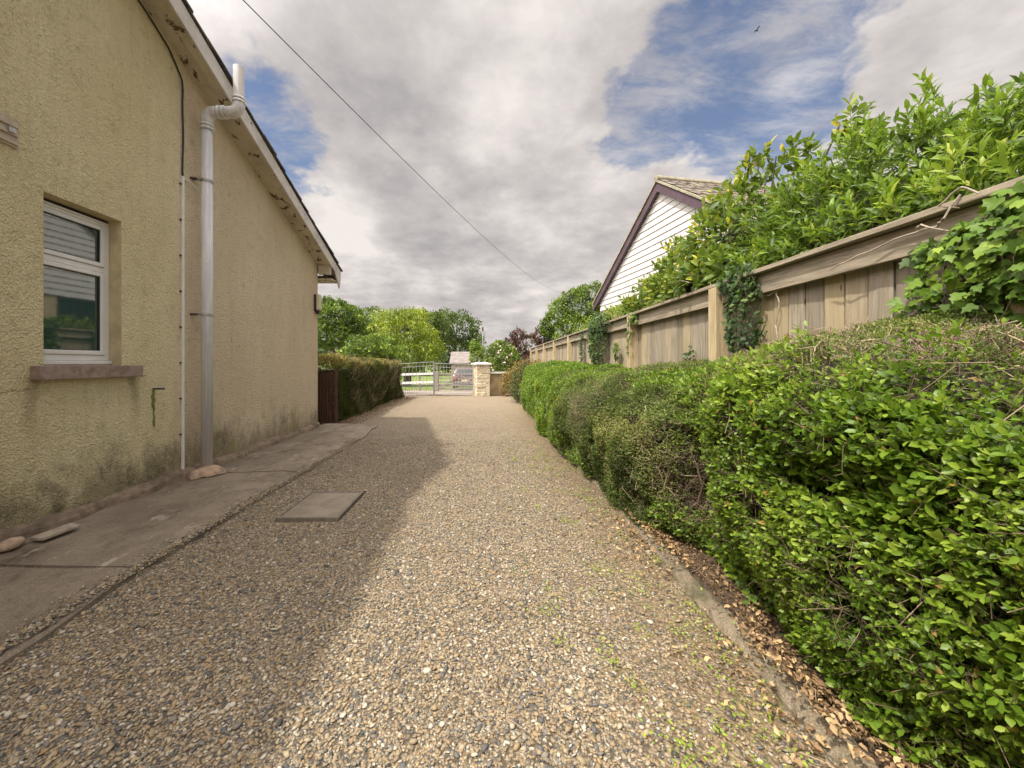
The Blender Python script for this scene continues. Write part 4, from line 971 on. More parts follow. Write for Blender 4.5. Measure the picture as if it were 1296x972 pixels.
# dry vine stems drooping over the rail
vn = MB()
for pts in ([(2.12, 1.70, 2.0), (2.10, 1.74, 1.93), (2.14, 1.80, 1.90), (2.15, 2.0, 1.905), (2.13, 2.25, 1.86), (2.15, 2.4, 1.84)],
            [(2.13, 1.75, 1.86), (2.12, 1.85, 1.92), (2.15, 1.90, 1.93)], [(2.10, 1.62, 1.98), (2.08, 1.66, 2.03), (2.1, 1.76, 1.99), (2.12, 1.70, 1.95)],
            [(2.3, 5.1, 2.1), (2.2, 4.6, 2.22), (2.15, 4.2, 2.16), (2.12, 3.9, 2.08)], [(2.35, 5.3, 2.2), (2.25, 4.7, 2.26), (2.2, 4.2, 2.24), (2.2, 3.8, 2.12)],
            [(2.2, 2.9, 1.84), (2.2, 2.85, 1.7), (2.21, 2.9, 1.55), (2.2, 2.86, 1.42)], [(2.2, 3.1, 1.8), (2.2, 2.95, 1.78), (2.2, 2.75, 1.83)]):
    pts = [np.array(p_) + np.array((0, 0, random.uniform(-.008, .008))) for p_ in pts]; pp_ = [];
    for i_ in range(len(pts) - 1):
        for t_ in (0, .25, .5, .75): pp_.append(pts[i_] * (1 - t_) + pts[i_ + 1] * t_ + np.array((0, random.uniform(-.006, .006), random.uniform(-.006, .006))))
    pp_.append(pts[-1]); vn.tube(pp_, [.0042] * (len(pp_) - 1) + [.0015], 6)
M['dryvine'] = simple('dry_vine', (.36, .30, .23), .85, var=.3, scale=12)
tag(vn.build('dry_vine', M['dryvine'], loc=(2.2, 2.9, 1.4)), 'pale dry woody vine stems trailing over the fence rail', 'vine')

# ivy clumps on the fence face
def ivy(name, label, areas, n, leaf, mat, seed, T=T_IVY, wr=.95, tm=.5):
    c0 = areas[0]; r_ = empty(name, (2.2, c0[0], c0[1] - c0[3]), label, 'ivy')
    C_, N_ = [], []
    tot = sum(a_[2] * a_[3] for a_ in areas)
    for (yc, zc_, ry, rz_, th) in areas:
        k = max(8, int(n * ry * rz_ / tot)); u = RNG.uniform(-1, 1, (k, 2)); rr_ = (u ** 2).sum(1); u = u[rr_ < .75 + .5 * (vnoise(np.stack([u[:, 0] + yc, u[:, 1], u[:, 0] * 0], 1), 2.5, seed) - .2)]
        rr_ = np.clip((u ** 2).sum(1), 0, 1); C_.append(np.stack([2.165 - th * (1 - rr_) ** .7 * RNG.uniform(.15, 1, len(u)), yc + u[:, 0] * ry, zc_ + u[:, 1] * rz_], 1))
    C_ = np.concatenate(C_); n = len(C_)
    D_ = unit(np.stack([RNG.normal(-.35, .25, n), RNG.normal(0, .6, n), RNG.normal(-.45, .45, n)], 1)); Nn = unit(np.stack([RNG.normal(-1, .3, n), RNG.normal(-.15, .4, n), RNG.normal(.7, .35, n)], 1))
    L = RNG.uniform(*leaf, n); tint = tm - .12 + .6 * (vnoise(C_, 6, seed) - .5) + RNG.normal(0, .2, n) + (2.1 - C_[:, 0]) * 1.0
    leaves('leaves', T, C_, D_, Nn, L, L * wr, tint, mat, r_)
    k = RNG.random(n) < .3; A = C_[k]; B = A + np.stack([np.full(len(A), .02), RNG.normal(0, .05, len(A)), -RNG.uniform(.05, .15, len(A))], 1); A[:, 0] = np.minimum(A[:, 0] + .02, 2.16)
    sticks('leaf_stems', A, B, .002, np.full(len(A), .4), M['twig'], r_)  # thin stems of the leafy ivy
ivy('climbing_ivy', 'bright lobed ivy climbing the nearest fence panel at the right', [(1.60, 1.62, .30, .30, .16), (1.85, 1.50, .13, .17, .10), (1.35, 1.7, .35, .35, .2), (1.78, 1.80, .16, .07, .10)], 1100, (.034, .064), M['ivy'], 5, tm=.50)
ivy('hanging_ivy', 'dark ivy hanging beside the fence post below the broad leaved shrub', [(3.16, 1.62, .22, .42, .14), (3.22, 1.95, .26, .14, .14), (2.98, 1.45, .07, .16, .05), (4.0, 1.32, .1, .14, .06)], 900, (.03, .06), M['ivydark'], 15, T_IVY, .7, .5)
ivy('dense_ivy', 'dense dark ivy column covering a post in the middle of the fence', [(7.35, 1.72, .55, .55, .18), (7.2, 2.0, .7, .2, .2), (8.6, 1.6, .12, .4, .06)], 1800, (.035, .06), M['ivydark'], 25, T_IVY, .8, .62)
ivy('sparse_ivy', 'thin strand of ivy beside a post right of the dense ivy column', [(5.68, 1.65, .07, .36, .07), (6.3, 1.45, .12, .16, .05), (5.55, 1.9, .15, .1, .08)], 420, (.03, .055), M['ivy'], 35, T_IVY, .8, .45)

# ------------------------------------------------------------------ neighbour's gable
A = np.array((4.26, 9.5, H + .479 * 9.5)); th = math.radians(10)
dg = np.array((-math.sin(th), math.cos(th), 0)); dr = np.array((math.cos(th), math.sin(th), 0)); up = np.array((0, 0, 1.0)); S = .716; HL = 3.55
nb = empty('neighbouring_bungalow', tuple(np.array((A[0], A[1], .05)) + dr * 4), 'white clad gable of the neighbouring bungalow with plum bargeboards above the fence', 'house')
Ea = A + dg * HL - up * S * HL; Eb = A - dg * HL - up * S * HL
zc_ = 3.05  # foot of the cladding
wl = MB(); o_ = dr * .12
def P3(t, z, off=0.0): return np.array((A[0], A[1], 0)) + dg * t + np.array((0, 0, z)) + dr * (.13 + off)
hw = 3.2
wl.prism([P3(-hw, .05), P3(hw, .05), P3(hw, zc_), P3(-hw, zc_)], dr * 8.5)
wl.build('wall', M['nrender'], nb)
cb_ = MB(); z = zc_ - .05; ph_ = .165
while z < A[2] - .25:
    def lim(zz): return min(hw + .03, (A[2] - .12 - zz) / S)
    a0, a1 = lim(z), max(.02, lim(z + ph_))
    p0 = [P3(-a0, z, -.034), P3(a0, z, -.034), P3(a1, z + ph_, -.014), P3(-a1, z + ph_, -.014)]
    q0 = [p_ + dr * .012 for p_ in p0]; cb_.hexa(p0 + q0)
    cb_.hexa([P3(-a0, z, -.024), P3(a0, z, -.024), P3(a0, z, -.002), P3(-a0, z, -.002), P3(-a0, z + .01, -.024), P3(a0, z + .01, -.024), P3(a0, z + .01, -.002), P3(-a0, z + .01, -.002)])
    z += ph_ 
cb_.build('cladding', M['cladding'], nb)
bk = MB(); bk.prism([P3(-hw, zc_ - .02, -.001), P3(hw, zc_ - .02, -.001), P3(0, A[2] - .12, -.001)], dr * .12); bk.build('gable_backing', M['trim'], nb)
bd = MB()
for s_ in (1, -1):
    E = A + dg * HL * s_ - up * S * HL
    off = up * -.03
    bd.prism([A + off, E + off, E + off - up * .19, A + off - up * .21], dr * .03)
    bd.prism([A + off - up * .20 + dr * .032, E + off - up * .18 + dr * .032, E + off - up * .18 + dr * .09, A + off - up * .20 + dr * .09], up * .02)
bd.build('bargeboard', M['purplepaint'], nb)
nr = MB()
for s_ in (1, -1):
    E = A + dg * HL * s_ - up * S * HL
    nr.prism([A - dr * .03, E - dr * .03, E - dr * .03 + up * .05, A - dr * .03 + up * .05], dr * 9.2)
nroof = nr.build('roof', M['verge'], nb)
tl = MB(); nrow = 13
for s_ in (1, -1):
    for i in range(nrow):
        t0, t1 = HL * i / nrow, HL * (i + 1) / nrow + .03
        c0 = A + dg * s_ * t0 - up * S * t0 + up * .058; c1 = A + dg * s_ * t1 - up * S * t1 + up * .085
        ncol = 36; wv_ = 9.1 / ncol
        for j in range(ncol):
            x0 = dr * (wv_ * j + .03); x1 = dr * (wv_ * (j + 1) + .03); xm = (x0 + x1) / 2; jz = up * random.uniform(-.006, .006)
            tl.add([c0 + x0 + jz, c0 + xm + up * .03 + jz, c0 + x1 + jz, c1 + x0 + jz, c1 + xm + up * .03 + jz, c1 + x1 + jz, c1 + x0 - up * .03, c1 + x1 - up * .03], [(0, 1, 4, 3), (1, 2, 5, 4), (3, 4, 5, 7, 6)])
tl.build('tiles', M['tile'], nroof)
rt = MB(); rt.tube([A + up * .07 - dr * .03, A + up * .07 + dr * 9.2], .085, 10); rt.build('ridge', M['verge'], nroof)
# windows facing our bungalow
for (tc, z0_, w_) in ((.72, 2.30, .42),):
    wn = empty('window', (0, 0, 0)); wn.parent = nb; wn.location = Vector(P3(tc, z0_)) - root_loc(nb)
    a_, b_, hh = tc - w_, tc + w_, .62
    MB().prism([P3(a_, z0_, -.006), P3(b_, z0_, -.006), P3(b_, z0_ + hh, -.006), P3(a_, z0_ + hh, -.006)], dr * .004).build('pane', M['glass2'], wn)
    f4 = MB()
    for (u0, u1, v0, v1) in ((a_ - .06, a_, z0_ - .06, z0_ + hh + .06), (b_, b_ + .06, z0_ - .06, z0_ + hh + .06), (a_, b_, z0_ - .06, z0_), (a_, b_, z0_ + hh, z0_ + hh + .06), (tc - .03, tc + .03, z0_, z0_ + hh)):
        f4.prism([P3(u0, v0, -.03), P3(u1, v0, -.03), P3(u1, v1, -.03), P3(u0, v1, -.03)], dr * .028)
    f4.build('frame', M['trim'], wn)
    MB().prism([P3(a_ - .12, z0_ - .14, -.10), P3(b_ + .12, z0_ - .14, -.10), P3(b_ + .12, z0_ - .065, -.10), P3(a_ - .12, z0_ - .065, -.10)], dr * .10).build('sill', M['trim'], wn)
# aerial on the neighbour's roof
q_ = A + dr * 2.95
mb = MB().tube([q_ + up * .05, q_ + up * .85], .012, 6); mb.tube([q_ + up * .70 - dg * .12, q_ + up * .70 + dg * .12], .005, 5); mb.build('aerial', M['cable'], nb)

# ------------------------------------------------------------------ entrance gates and pier
g0 = np.array((-3.62, 13.75, .03)); g1 = np.array((-.50, 14.95, .03)); gd = (g1 - g0); GL = np.linalg.norm(gd[:2]); gd = gd / np.linalg.norm(gd); gn = np.array((-gd[1], gd[0], 0))
for k_, (s0, s1, lab, hin) in enumerate(((0.02, GL * .52 - .02, 'grey iron gate leaf next to the conifer hedge', 0), (GL * .52 + .02, GL - .04, 'grey iron gate leaf hung beside the stone pier', 1))):
    r_ = empty('iron_gate', tuple(g0 + gd * (s0 if hin == 0 else s1)), lab, 'gate', 'pair of iron entrance gates')
    P_ = lambda s, z: g0 + gd * s + np.array((0, 0, z))
    fr = MB(); hgt = lambda s: 1.16 + .12 * (1 - abs((s - GL * .52) / (GL * .52))) ** .8 * (1 if s < GL * .52 else .55)
    for s in (s0, s1): fr.tube([P_(s, 0), P_(s, hgt(s) + .03)], .02, 8)
    tp = [P_(s, hgt(s)) for s in np.linspace(s0, s1, 12)]; fr.tube(tp, .013, 7); fr.tube([P_(s, hgt(s) - .14) for s in np.linspace(s0, s1, 12)], .011, 7)
    fr.tube([P_(s0, .05), P_(s1, .05)], .015, 7); fr.tube([P_(s0, .42), P_(s1, .42)], .012, 7)
    fr.build('frame', M['iron'], r_)
    br = MB(); nbar = 13
    for j in range(1, nbar * 2):
        s = s0 + (s1 - s0) * j / (nbar * 2)
        if j % 2 == 0: br.tube([P_(s, .05), P_(s, hgt(s))], .008, 6)
        else: br.tube([P_(s, .05), P_(s, .47)], [.007, .005], 6)
    br.build('bars', M['iron'], r_)
pr = empty('stone_gate_pier', (-.22, 15.1, 0), 'squat pale stone gate pier with overhanging cap stone at the gravel edge', 'gate pier')
ca, sa = math.cos(math.radians(20)), math.sin(math.radians(20)); pc = np.array((-.22, 15.1, 0)); ux = np.array((ca, sa, 0)); uy = np.array((-sa, ca, 0))
mb = MB(); z = -.05
rows = [.17, .2, .16, .19, .17, .18, .16]
for i, rh in enumerate(rows):
    parts_ = [(-.27, -.02), (-.01, .27)] if i % 2 else [(-.27, .08), (.09, .27)]
    for (a_, b_) in parts_:
        for (c0, c1) in ((-.27, -.003), (.003, .27)):
            jj = random.uniform(-.012, .014)
            cc = pc + ux * (a_ + b_) / 2 + uy * (c0 + c1) / 2 + np.array((0, 0, z + rh / 2)); mb.obox(cc, ux * ((b_ - a_) / 2 + jj), uy * ((c1 - c0) / 2 + jj), np.array((0, 0, rh / 2 - .006)))
    z += rh
pillar = mb.build('stonework', M['pier'], pr, bevel=.014)
MB().obox(pc + np.array((0, 0, z / 2)), ux * .262, uy * .262, np.array((0, 0, z / 2 - .01))).build('mortar', M['pier'], pr)
cp = MB(); cp.obox(pc + np.array((0, 0, z + .035)), ux * .33, uy * .33, np.array((0, 0, .035)))
b4 = [pc + ux * a_ * .33 + uy * b_ * .33 + np.array((0, 0, z + .071)) for a_, b_ in ((-1, -1), (1, -1), (1, 1), (-1, 1))]; t4 = [pc + ux * a_ * .12 + uy * b_ * .12 + np.array((0, 0, z + .12)) for a_, b_ in ((-1, -1), (1, -1), (1, 1), (-1, 1))]
cp.hexa(b4 + t4); cp.build('cap_stone', M['coping'], pr, bevel=.012)
gw = empty('garden_wall', (.7, 15.9, 0), 'low tan rendered wall with pale coping running right from the stone pier', 'wall')
w0 = np.array((.12, 15.5, 0)); w1 = np.array((3.6, 17.0, 0)); wd = (w1 - w0) / np.linalg.norm(w1 - w0); wn_ = np.array((-wd[1], wd[0], 0)); wl_ = np.linalg.norm(w1 - w0) / 2; wc = (w0 + w1) / 2
MB().obox(wc + np.array((0, 0, .36)), wd * wl_, wn_ * .1, np.array((0, 0, .46))).build('masonry', M['tanwall'], gw)
MB().obox(wc + np.array((0, 0, .86)), wd * (wl_ + .02), wn_ * .15, np.array((0, 0, .038))).build('coping', M['coping'], gw, bevel=.008)

# beyond the gate
def hz(x, y): return float(gz(np.array([x]), np.array([y]))[0])
wf = empty('post_and_rail_fence', (-7, 21.5, hz(0, 21.5)), 'white topped post and rail fence across the lane from the iron gates', 'fence')
ra, rb = np.array((-11.5, 20.5, 0)), np.array((-2.75, 21.6, 0)); zt = [at(512, 476.4, 21)[2], at(551, 472.6, 21.5)[2]]
for k_, (dzz, mm) in enumerate(((0, 'whitepaint'), (-.48, 'whitepaint'))):
    z_a, z_b = zt[0] + dzz - .1, zt[1] + dzz
    MB().hexa([tuple(ra + np.array((0, -.03, z_a - .06))), tuple(rb + np.array((0, -.03, z_b - .06))), tuple(rb + np.array((0, .03, z_b - .06))), tuple(ra + np.array((0, .03, z_a - .06))),
               tuple(ra + np.array((0, -.03, z_a + .06))), tuple(rb + np.array((0, -.03, z_b + .06))), tuple(rb + np.array((0, .03, z_b + .06))), tuple(ra + np.array((0, .03, z_a + .06)))]).build('rail', M[mm], wf)
for t_ in (.0, .2, .4, .6, .88):
    p_ = ra + (rb - ra) * t_; zz = hz(0, p_[1]); MB().box(p_[0] - .06, p_[0] + .06, p_[1] + .035, p_[1] + .13, zz - .1, zt[0] + (zt[1] - zt[0]) * t_ + .02).build('post', M['greywood'], wf)
fg = empty('wooden_field_gate', (-2.7, 20.2, hz(0, 20.2)), 'five bar wooden field gate with heavy post in front of the parked car', 'gate')
zg = hz(0, 20.2); gx0, gx1, gy = -2.52, -.35, 20.2
MB().box(-2.78, -2.56, gy - .11, gy + .11, zg - .1, H - .44).build('post', M['greywood'], fg, bevel=.02)
MB().box(-.72, -.60, gy - .03, gy + .05, zg + .1, H - .48).build('post', M['greywood'], fg)
gg = MB()
for i, z in enumerate((.12, .30, .48, .68, .92)): gg.box(gx0, gx1, gy - .018, gy + .018, zg + z - .04 + .05, zg + z + .04 + .05)
gg.build('bars', M['greywood'], fg)
br = MB()
for (a_, b_) in (((gx0, .15), ((gx0 + gx1) / 2, .95)), (((gx0 + gx1) / 2, .95), (gx1, .15))):
    p0 = np.array((a_[0], gy - .04, zg + a_[1])); p1 = np.array((b_[0], gy - .04, zg + b_[1])); dd_ = (p1 - p0) / 2; nn2 = np.array((-dd_[2], 0, dd_[0])); nn2 = nn2 / np.linalg.norm(nn2) * .035
    br.obox((p0 + p1) / 2, dd_, nn2, np.array((0, .015, 0)))
br.build('brace', M['greywood'], fg)
# parked hatchback seen from behind
cz = hz(0, 26.2); car = empty('parked_car', (-1.35, 27, cz), 'small dusky pink hatchback parked behind the wooden field gate, rear window towards us', 'car')
cxm, cy0 = -1.42, 25.3
def carbody(prof, wfun, name, mat, parent):
    V = []; F = []; n = len(prof)
    for (yy, zz) in prof:
        w = wfun(zz)
        for s in (-1, -.92, .92, 1): V.append((cxm + s * w, cy0 + yy, cz + zz - (.03 if abs(s) == 1 else 0)))
    for i in range(n):
        j = (i + 1) % n
        for k in range(3): F.append([i*4+k, i*4+k+1, j*4+k+1, j*4+k])
    F.append([i*4 for i in range(n)][::-1]); F.append([i*4+3 for i in range(n)]); return obj(name, V, F, mat, parent)
bodyp = [(0, .30), (-.02, .55), (.02, .92), (.12, .96), (.42, 1.44), (.75, 1.50), (2.0, 1.46), (2.8, 1.02), (3.75, .88), (3.95, .60), (3.92, .28), (3.5, .22), (.4, .22)]
carbody(bodyp, lambda z: .86 if z < .95 else .86 - (z - .95) * .35, 'body', M['carpaint'], car)
MB().hexa([(cxm - .66, cy0 + .105, cz + 1.0), (cxm + .66, cy0 + .105, cz + 1.0), (cxm + .66, cy0 + .2, cz + 1.0), (cxm - .66, cy0 + .2, cz + 1.0), (cxm - .56, cy0 + .36, cz + 1.40), (cxm + .56, cy0 + .36, cz + 1.40), (cxm + .56, cy0 + .46, cz + 1.40), (cxm - .56, cy0 + .46, cz + 1.40)]).build('rear_window', M['glass2'], car)
for s in (-1, 1):
    MB().hexa([(cxm + s*.80, cy0 + .5, cz + 1.0), (cxm + s*.87, cy0 + .5, cz + 1.0), (cxm + s*.87, cy0 + 2.6, cz + 1.0), (cxm + s*.80, cy0 + 2.6, cz + 1.0), (cxm + s*.64, cy0 + .7, cz + 1.38), (cxm + s*.715, cy0 + .7, cz + 1.38), (cxm + s*.715, cy0 + 2.0, cz + 1.38), (cxm + s*.64, cy0 + 2.0, cz + 1.38)]).build('side_window', M['glass2'], car)
    MB().box(cxm + s * .70 - .12, cxm + s * .70 + .12, cy0 - .045, cy0 + .05, cz + .68, cz + .90).build('rear_lamp', M['redlamp'], car, bevel=.02)
    for yy in (.72, 3.1):
        wh = MB().tube([(cxm + s * .70, cy0 + yy, cz + .30), (cxm + s * .875, cy0 + yy, cz + .30)], .30, 20).build('wheel', M['tyre'], car)
        MB().tube([(cxm + s * .876, cy0 + yy, cz + .30), (cxm + s * .885, cy0 + yy, cz + .30)], .19, 14).build('rim', M['metal'], wh)
MB().box(cxm - .84, cxm + .84, cy0 - .07, cy0 + .03, cz + .26, cz + .50).build('bumper', M['trim'], car, bevel=.03)
MB().box(cxm - .26, cxm + .26, cy0 - .042, cy0 - .025, cz + .60, cz + .71).build('number_plate', M['diffuser'], car)
# outbuilding
bz = hz(0, 60) - .3; bn = empty('stone_outbuilding', (-2.6, 62, bz), 'low pinkish stone outbuilding with a weathered pitched roof beyond the car', 'outbuilding')
bx0, bx1 = (571 - CX) / 480 * 60, (627 - CX) / 480 * 60; ez = at(0, 459, 60)[2]; rzz = at(0, 446, 63)[2]
V = [(bx0, 60, bz), (bx1, 60, bz), (bx1, 66, bz), (bx0, 66, bz), (bx0, 60, ez), (bx1, 60, ez), (bx1, 66, ez), (bx0, 66, ez), (bx0, 63, rzz - .05), (bx1, 63, rzz - .05)]
obj('wall', V, [(0,1,5,4), (1,2,6,9,5), (2,3,7,6), (3,0,4,8,7)], M['pinkwall'], bn)
mb = MB()
for s in (-1, 1):
    y_e = 63 + s * 3.3; z_e = ez - (rzz - ez) * .1
    mb.prism([(bx0 - .25, 63, rzz), (bx0 - .25, y_e, z_e), (bx0 - .25, y_e, z_e + .12), (bx0 - .25, 63, rzz + .12)], (bx1 - bx0 + .5, 0, 0))
mb.build('roof', M['pinkroof'], bn)
mb = MB(); mb.prism([(bx0 - .3, 59.6, ez - .1), (bx0 - .3, 63, rzz + .05), (bx0 - .3, 63, rzz - .22), (bx0 - .3, 59.6, ez - .35)], (.05, 0, 0)); mb.build('bargeboard', M['trim'], bn)
MB().box(bx0 - .03, bx0 + .02, 61, 62.6, bz, bz + 2.1).build('door', M['trim'], bn); MB().box(bx0 + 4, bx0 + 5, 59.97, 60.03, ez - 1.3, ez - .5).build('window', M['glass2'], bn)
# pole
pz = hz(0, 50); po = empty('metal_pole', ((611 - CX) / 480 * 50, 50, pz), 'tall thin grey pole rising above the stone gate pier', 'pole'); pxx = (611 - CX) / 480 * 50
MB().tube([(pxx, 50, pz - .1), (pxx, 50, at(0, 419, 50)[2])], .075, 10).build('shaft', M['metal'], po); MB().tube([(pxx, 50, at(0, 419, 50)[2]), (pxx, 50, at(0, 414, 50)[2])], .11, 10).build('head', M['darkwood'], po)
# distant plants and trees
def E(px, py, Y, rpx, rpy, rdepth=1.0):
    x, y, z = at(px, py, Y); return (x, y, z, rpx / FPX * Y, rpx / FPX * Y * rdepth, rpy / FPX * Y)
TG = 'trees beyond the gate'
tree('broadleaf_tree', (*at(432, 480, 24)[:2], hz(0, 24)), [E(430, 405, 24, 26, 24), E(415, 400, 24, 20, 20), E(448, 412, 24, 20, 16), E(425, 425, 24, 30, 18), E(405, 392, 24, 14, 12)], M['tree1'], 'dark green spreading tree nearest the house corner above the conifer hedge', 'tree', 22000, (.11, .22), group=TG, seed=11, tb=.36, lo=-.9, gaps=.30, depth=.2)
tree('round_bush', (*at(475, 480, 17)[:2], hz(0, 17)), [E(470, 446, 17, 32, 20), E(492, 452, 17, 24, 16), E(450, 452, 17, 20, 14)], M['tree1'], 'rounded glossy green bush showing over the conifer hedge', 'bush', 9000, (.10, .18), group=None, seed=12, trunk=.08, T=T_KITE, tb=.45)
wl0 = [E(512, 420, 32, 32, 26), E(490, 415, 32, 26, 20), E(535, 440, 32, 24, 26), E(505, 448, 32, 34, 26), E(520, 402, 32, 22, 12)]
wr_ = tree('willow_tree', (*at(515, 478, 32)[:2], hz(0, 32)), wl0, M['willow'], 'yellow green weeping willow in the middle of the far trees', 'tree', 26000, (.16, .36), group=TG, seed=13, droop=1.0, wr=.28, lo=-.9, trunk=.3, gaps=.22)
tree('dark_oak_tree', (*at(578, 475, 85)[:2], hz(0, 85)), [E(580, 420, 85, 26, 24), E(565, 408, 85, 18, 14), E(592, 430, 85, 18, 18), E(575, 445, 85, 28, 24), E(556, 440, 85, 16, 26)], M['tree2'], 'tall dark green tree standing behind the outbuilding', 'tree', 16000, (.35, .7), group=TG, seed=14, trunk=.5, lo=-.9, gaps=.26)
tree('distant_tree', (*at(535, 475, 75)[:2], hz(0, 75)), [E(535, 410, 75, 26, 16), E(515, 408, 75, 20, 14), E(550, 425, 75, 22, 28)], M['tree2'], 'grey green distant tree rising behind the willow', 'tree', 9000, (.35, .7), group=TG, seed=15, trunk=.4, tb=.6, lo=-.9, gaps=.3)
tree('distant_tree', (*at(460, 475, 75)[:2], hz(0, 75)), [E(470, 405, 75, 22, 14), E(450, 415, 75, 26, 18), E(480, 430, 75, 30, 26)], M['tree2'], 'grey green distant tree between the broadleaf tree and the willow', 'tree', 9000, (.35, .7), group=TG, seed=16, trunk=.4, tb=.6, lo=-.9, gaps=.3)
tree('sapling', (*at(604, 478, 40)[:2], hz(0, 40)), [E(603, 452, 40, 8, 15), E(600, 441, 40, 6, 9), E(607, 445, 40, 6, 9)], M['tree1'], 'small pale green tree in front of the outbuilding roof', 'tree', 3500, (.12, .24), group=TG, seed=17, trunk=.07, tb=.75, lo=-.9)
tree('garden_bush', (*at(638, 478, 30)[:2], hz(0, 30)), [E(636, 450, 30, 12, 14), E(648, 455, 30, 12, 16), E(630, 440, 30, 7, 8)], M['tree1'], 'light green bushy growth right of the pole behind the pier', 'bush', 6000, (.12, .24), seed=18, trunk=.08, tb=.65, lo=-.9)
tree('purple_tree', (*at(668, 478, 27)[:2], hz(0, 27)), [E(668, 440, 27, 22, 18), E(655, 424, 27, 9, 8), E(645, 440, 27, 9, 12), E(684, 430, 27, 12, 14), E(672, 455, 27, 26, 16)], M['purple'], 'purple leaved tree at the end of the fence', 'tree', 12000, (.10, .2), group=TG, seed=19, trunk=.1, lo=-.9, gaps=.34)
tree('ash_tree', (*at(730, 478, 26)[:2], hz(0, 26)), [E(735, 390, 26, 26, 24), E(708, 400, 26, 18, 22), E(748, 378, 26, 18, 18), E(722, 420, 26, 30, 22), E(697, 412, 26, 12, 14)], M['tree1'], 'mid green airy tree beside the white gable of the neighbouring bungalow', 'tree', 26000, (.10, .2), group=TG, seed=20, trunk=.18, lo=-.9, gaps=.30, tb=.45)
# far hedgerow masses
for i, (px0, px1, pt, Y_) in enumerate(((395, 470, 437, 55), (470, 560, 440, 70), (556, 600, 452, 85), (615, 700, 446, 80), (700, 800, 440, 75))):
    C_ = []; k = 7
    ells = [E(px0 + (px1 - px0) * (j + .5) / k, pt + 20 + random.uniform(-6, 5), Y_, (px1 - px0) / k * .9, 26) for j in range(k)]
    tree('hedgerow', (ells[3][0], Y_, hz(0, Y_)), ells, M['tree2'], ('dark overgrown hedgerow far behind the broadleaf tree', 'dark overgrown hedgerow far behind the willow', 'short dark hedgerow far behind the outbuilding', 'dark hedgerow far behind the purple tree', 'dark hedgerow far behind the fence and neighbouring house')[i], 'hedgerow', 4500, (.3, .6), seed=30 + i, trunk=.15, lo=-.9, group='far hedgerows')

# ------------------------------------------------------------------ overhead wire
pa, pb = np.array((-3.8, 6.0)), np.array((9.0, 49.5))
def wirept(px):
    k = (px - CX) / FPX; d_ = pb - pa; t_ = (k * pa[1] - pa[0]) / (d_[0] - k * d_[1]); p_ = pa + d_ * t_; return t_, p_
ts, zs = [], []
for px, py in ((312, 0), (480, 172), (560, 255), (640, 323), (703, 368)):
    t_, p_ = wirept(px); ts.append(t_); zs.append(H + (CY - py) / FPX * p_[1])
cf = np.polyfit(ts, zs, 2)
pts = [(*(pa + (pb - pa) * t_), float(np.polyval(cf, t_))) for t_ in np.concatenate([np.linspace(-.12, .1, 12), np.linspace(.12, 1.24, 36)])]
tag(MB().tube(pts, .0085, 6).build('overhead_wire', M['cable'], loc=pts[20]), 'single thin black overhead wire crossing the sky', 'wire')
ep = pts[-1]; tp_ = empty('telegraph_pole', (ep[0], ep[1] + .2, hz(0, ep[1])), 'brown telegraph pole carrying the overhead wire behind the ash tree', 'pole')
MB().tube([(ep[0], ep[1] + .2, hz(0, 50) - .1), (ep[0], ep[1] + .2, ep[2] + .15)], [.14, .10], 10).build('shaft', M['darkwood'], tp_)
# small bird
bx, by, bz_ = at(957, 39, 30); mb = MB()
mb.tube([(bx - .14, by, bz_), (bx - .05, by, bz_ + .02), (bx + .08, by, bz_ + .01), (bx + .18, by, bz_ - .01)], [.01, .04, .045, .008], 8)
mb.add([(bx - .02, by, bz_ + .02), (bx + .07, by, bz_ + .02), (bx + .10, by - .28, bz_ + .13), (bx + .02, by - .30, bz_ + .14), (bx + .10, by + .28, bz_ + .13), (bx + .02, by + .30, bz_ + .14)], [(0, 1, 2, 3), (1, 0, 5, 4)])
tag(mb.build('bird', M['cable'], loc=(bx, by, bz_)), 'tiny dark bird flying high in the blue patch of sky', 'bird')

# ------------------------------------------------------------------ litter, weeds
def scatter_flat(name, label, cat, n, fx, T, leaf, wr, mat, lift=.008, tilt=.45, tm=.5):
    x, y = fx(n); n = len(x); inb = x > 1.19
    z = np.where(inb, .065, np.where(x > 1.085, .08, dz_(x, y) + .012)) + lift + RNG.uniform(0, .012, n)
    D_ = unit(np.stack([RNG.normal(0, 1, n), RNG.normal(0, 1, n), RNG.normal(0, tilt * .6, n)], 1)); Nn = unit(np.stack([RNG.normal(0, tilt, n), RNG.normal(0, tilt, n), np.ones(n)], 1))
    L = RNG.uniform(*leaf, n)
    return tag(leaves(name, T, np.stack([x, y, z], 1), D_, Nn, L, L * wr, RNG.normal(tm, .25, n), mat), label, cat, kind='stuff')
def f1(n):
    y = .8 + 2.4 * RNG.random(n) ** 1.2; x = 1.19 + RNG.normal(0, .10, n); k = vnoise(np.stack([x, y, x * 0], 1), 4.5, 3) > .50; x = x + np.where(RNG.random(n) < .25, -RNG.exponential(.12, n), 0); return x[k], y[k]
scatter_flat('dead_leaves', 'curled orange brown dead leaves along the kerb', 'dead leaves', 2000, f1, T_CURL, (.013, .036), .62, M['dead'], .012, .8, .52)
def f2(n):
    y = .8 + 9 * RNG.random(n) ** 2; x = RNG.uniform(-2, 1.1, n); k = RNG.random(n) < np.clip((x + .9) / 2.2, .04, 1) ** 2; return x[k], y[k]
scatter_flat('leaf_litter', 'small brown leaf fragments scattered over the gravel', 'leaf litter', 9000, f2, T_CURL, (.006, .018), .6, M['dead'], .004, .5, .45)
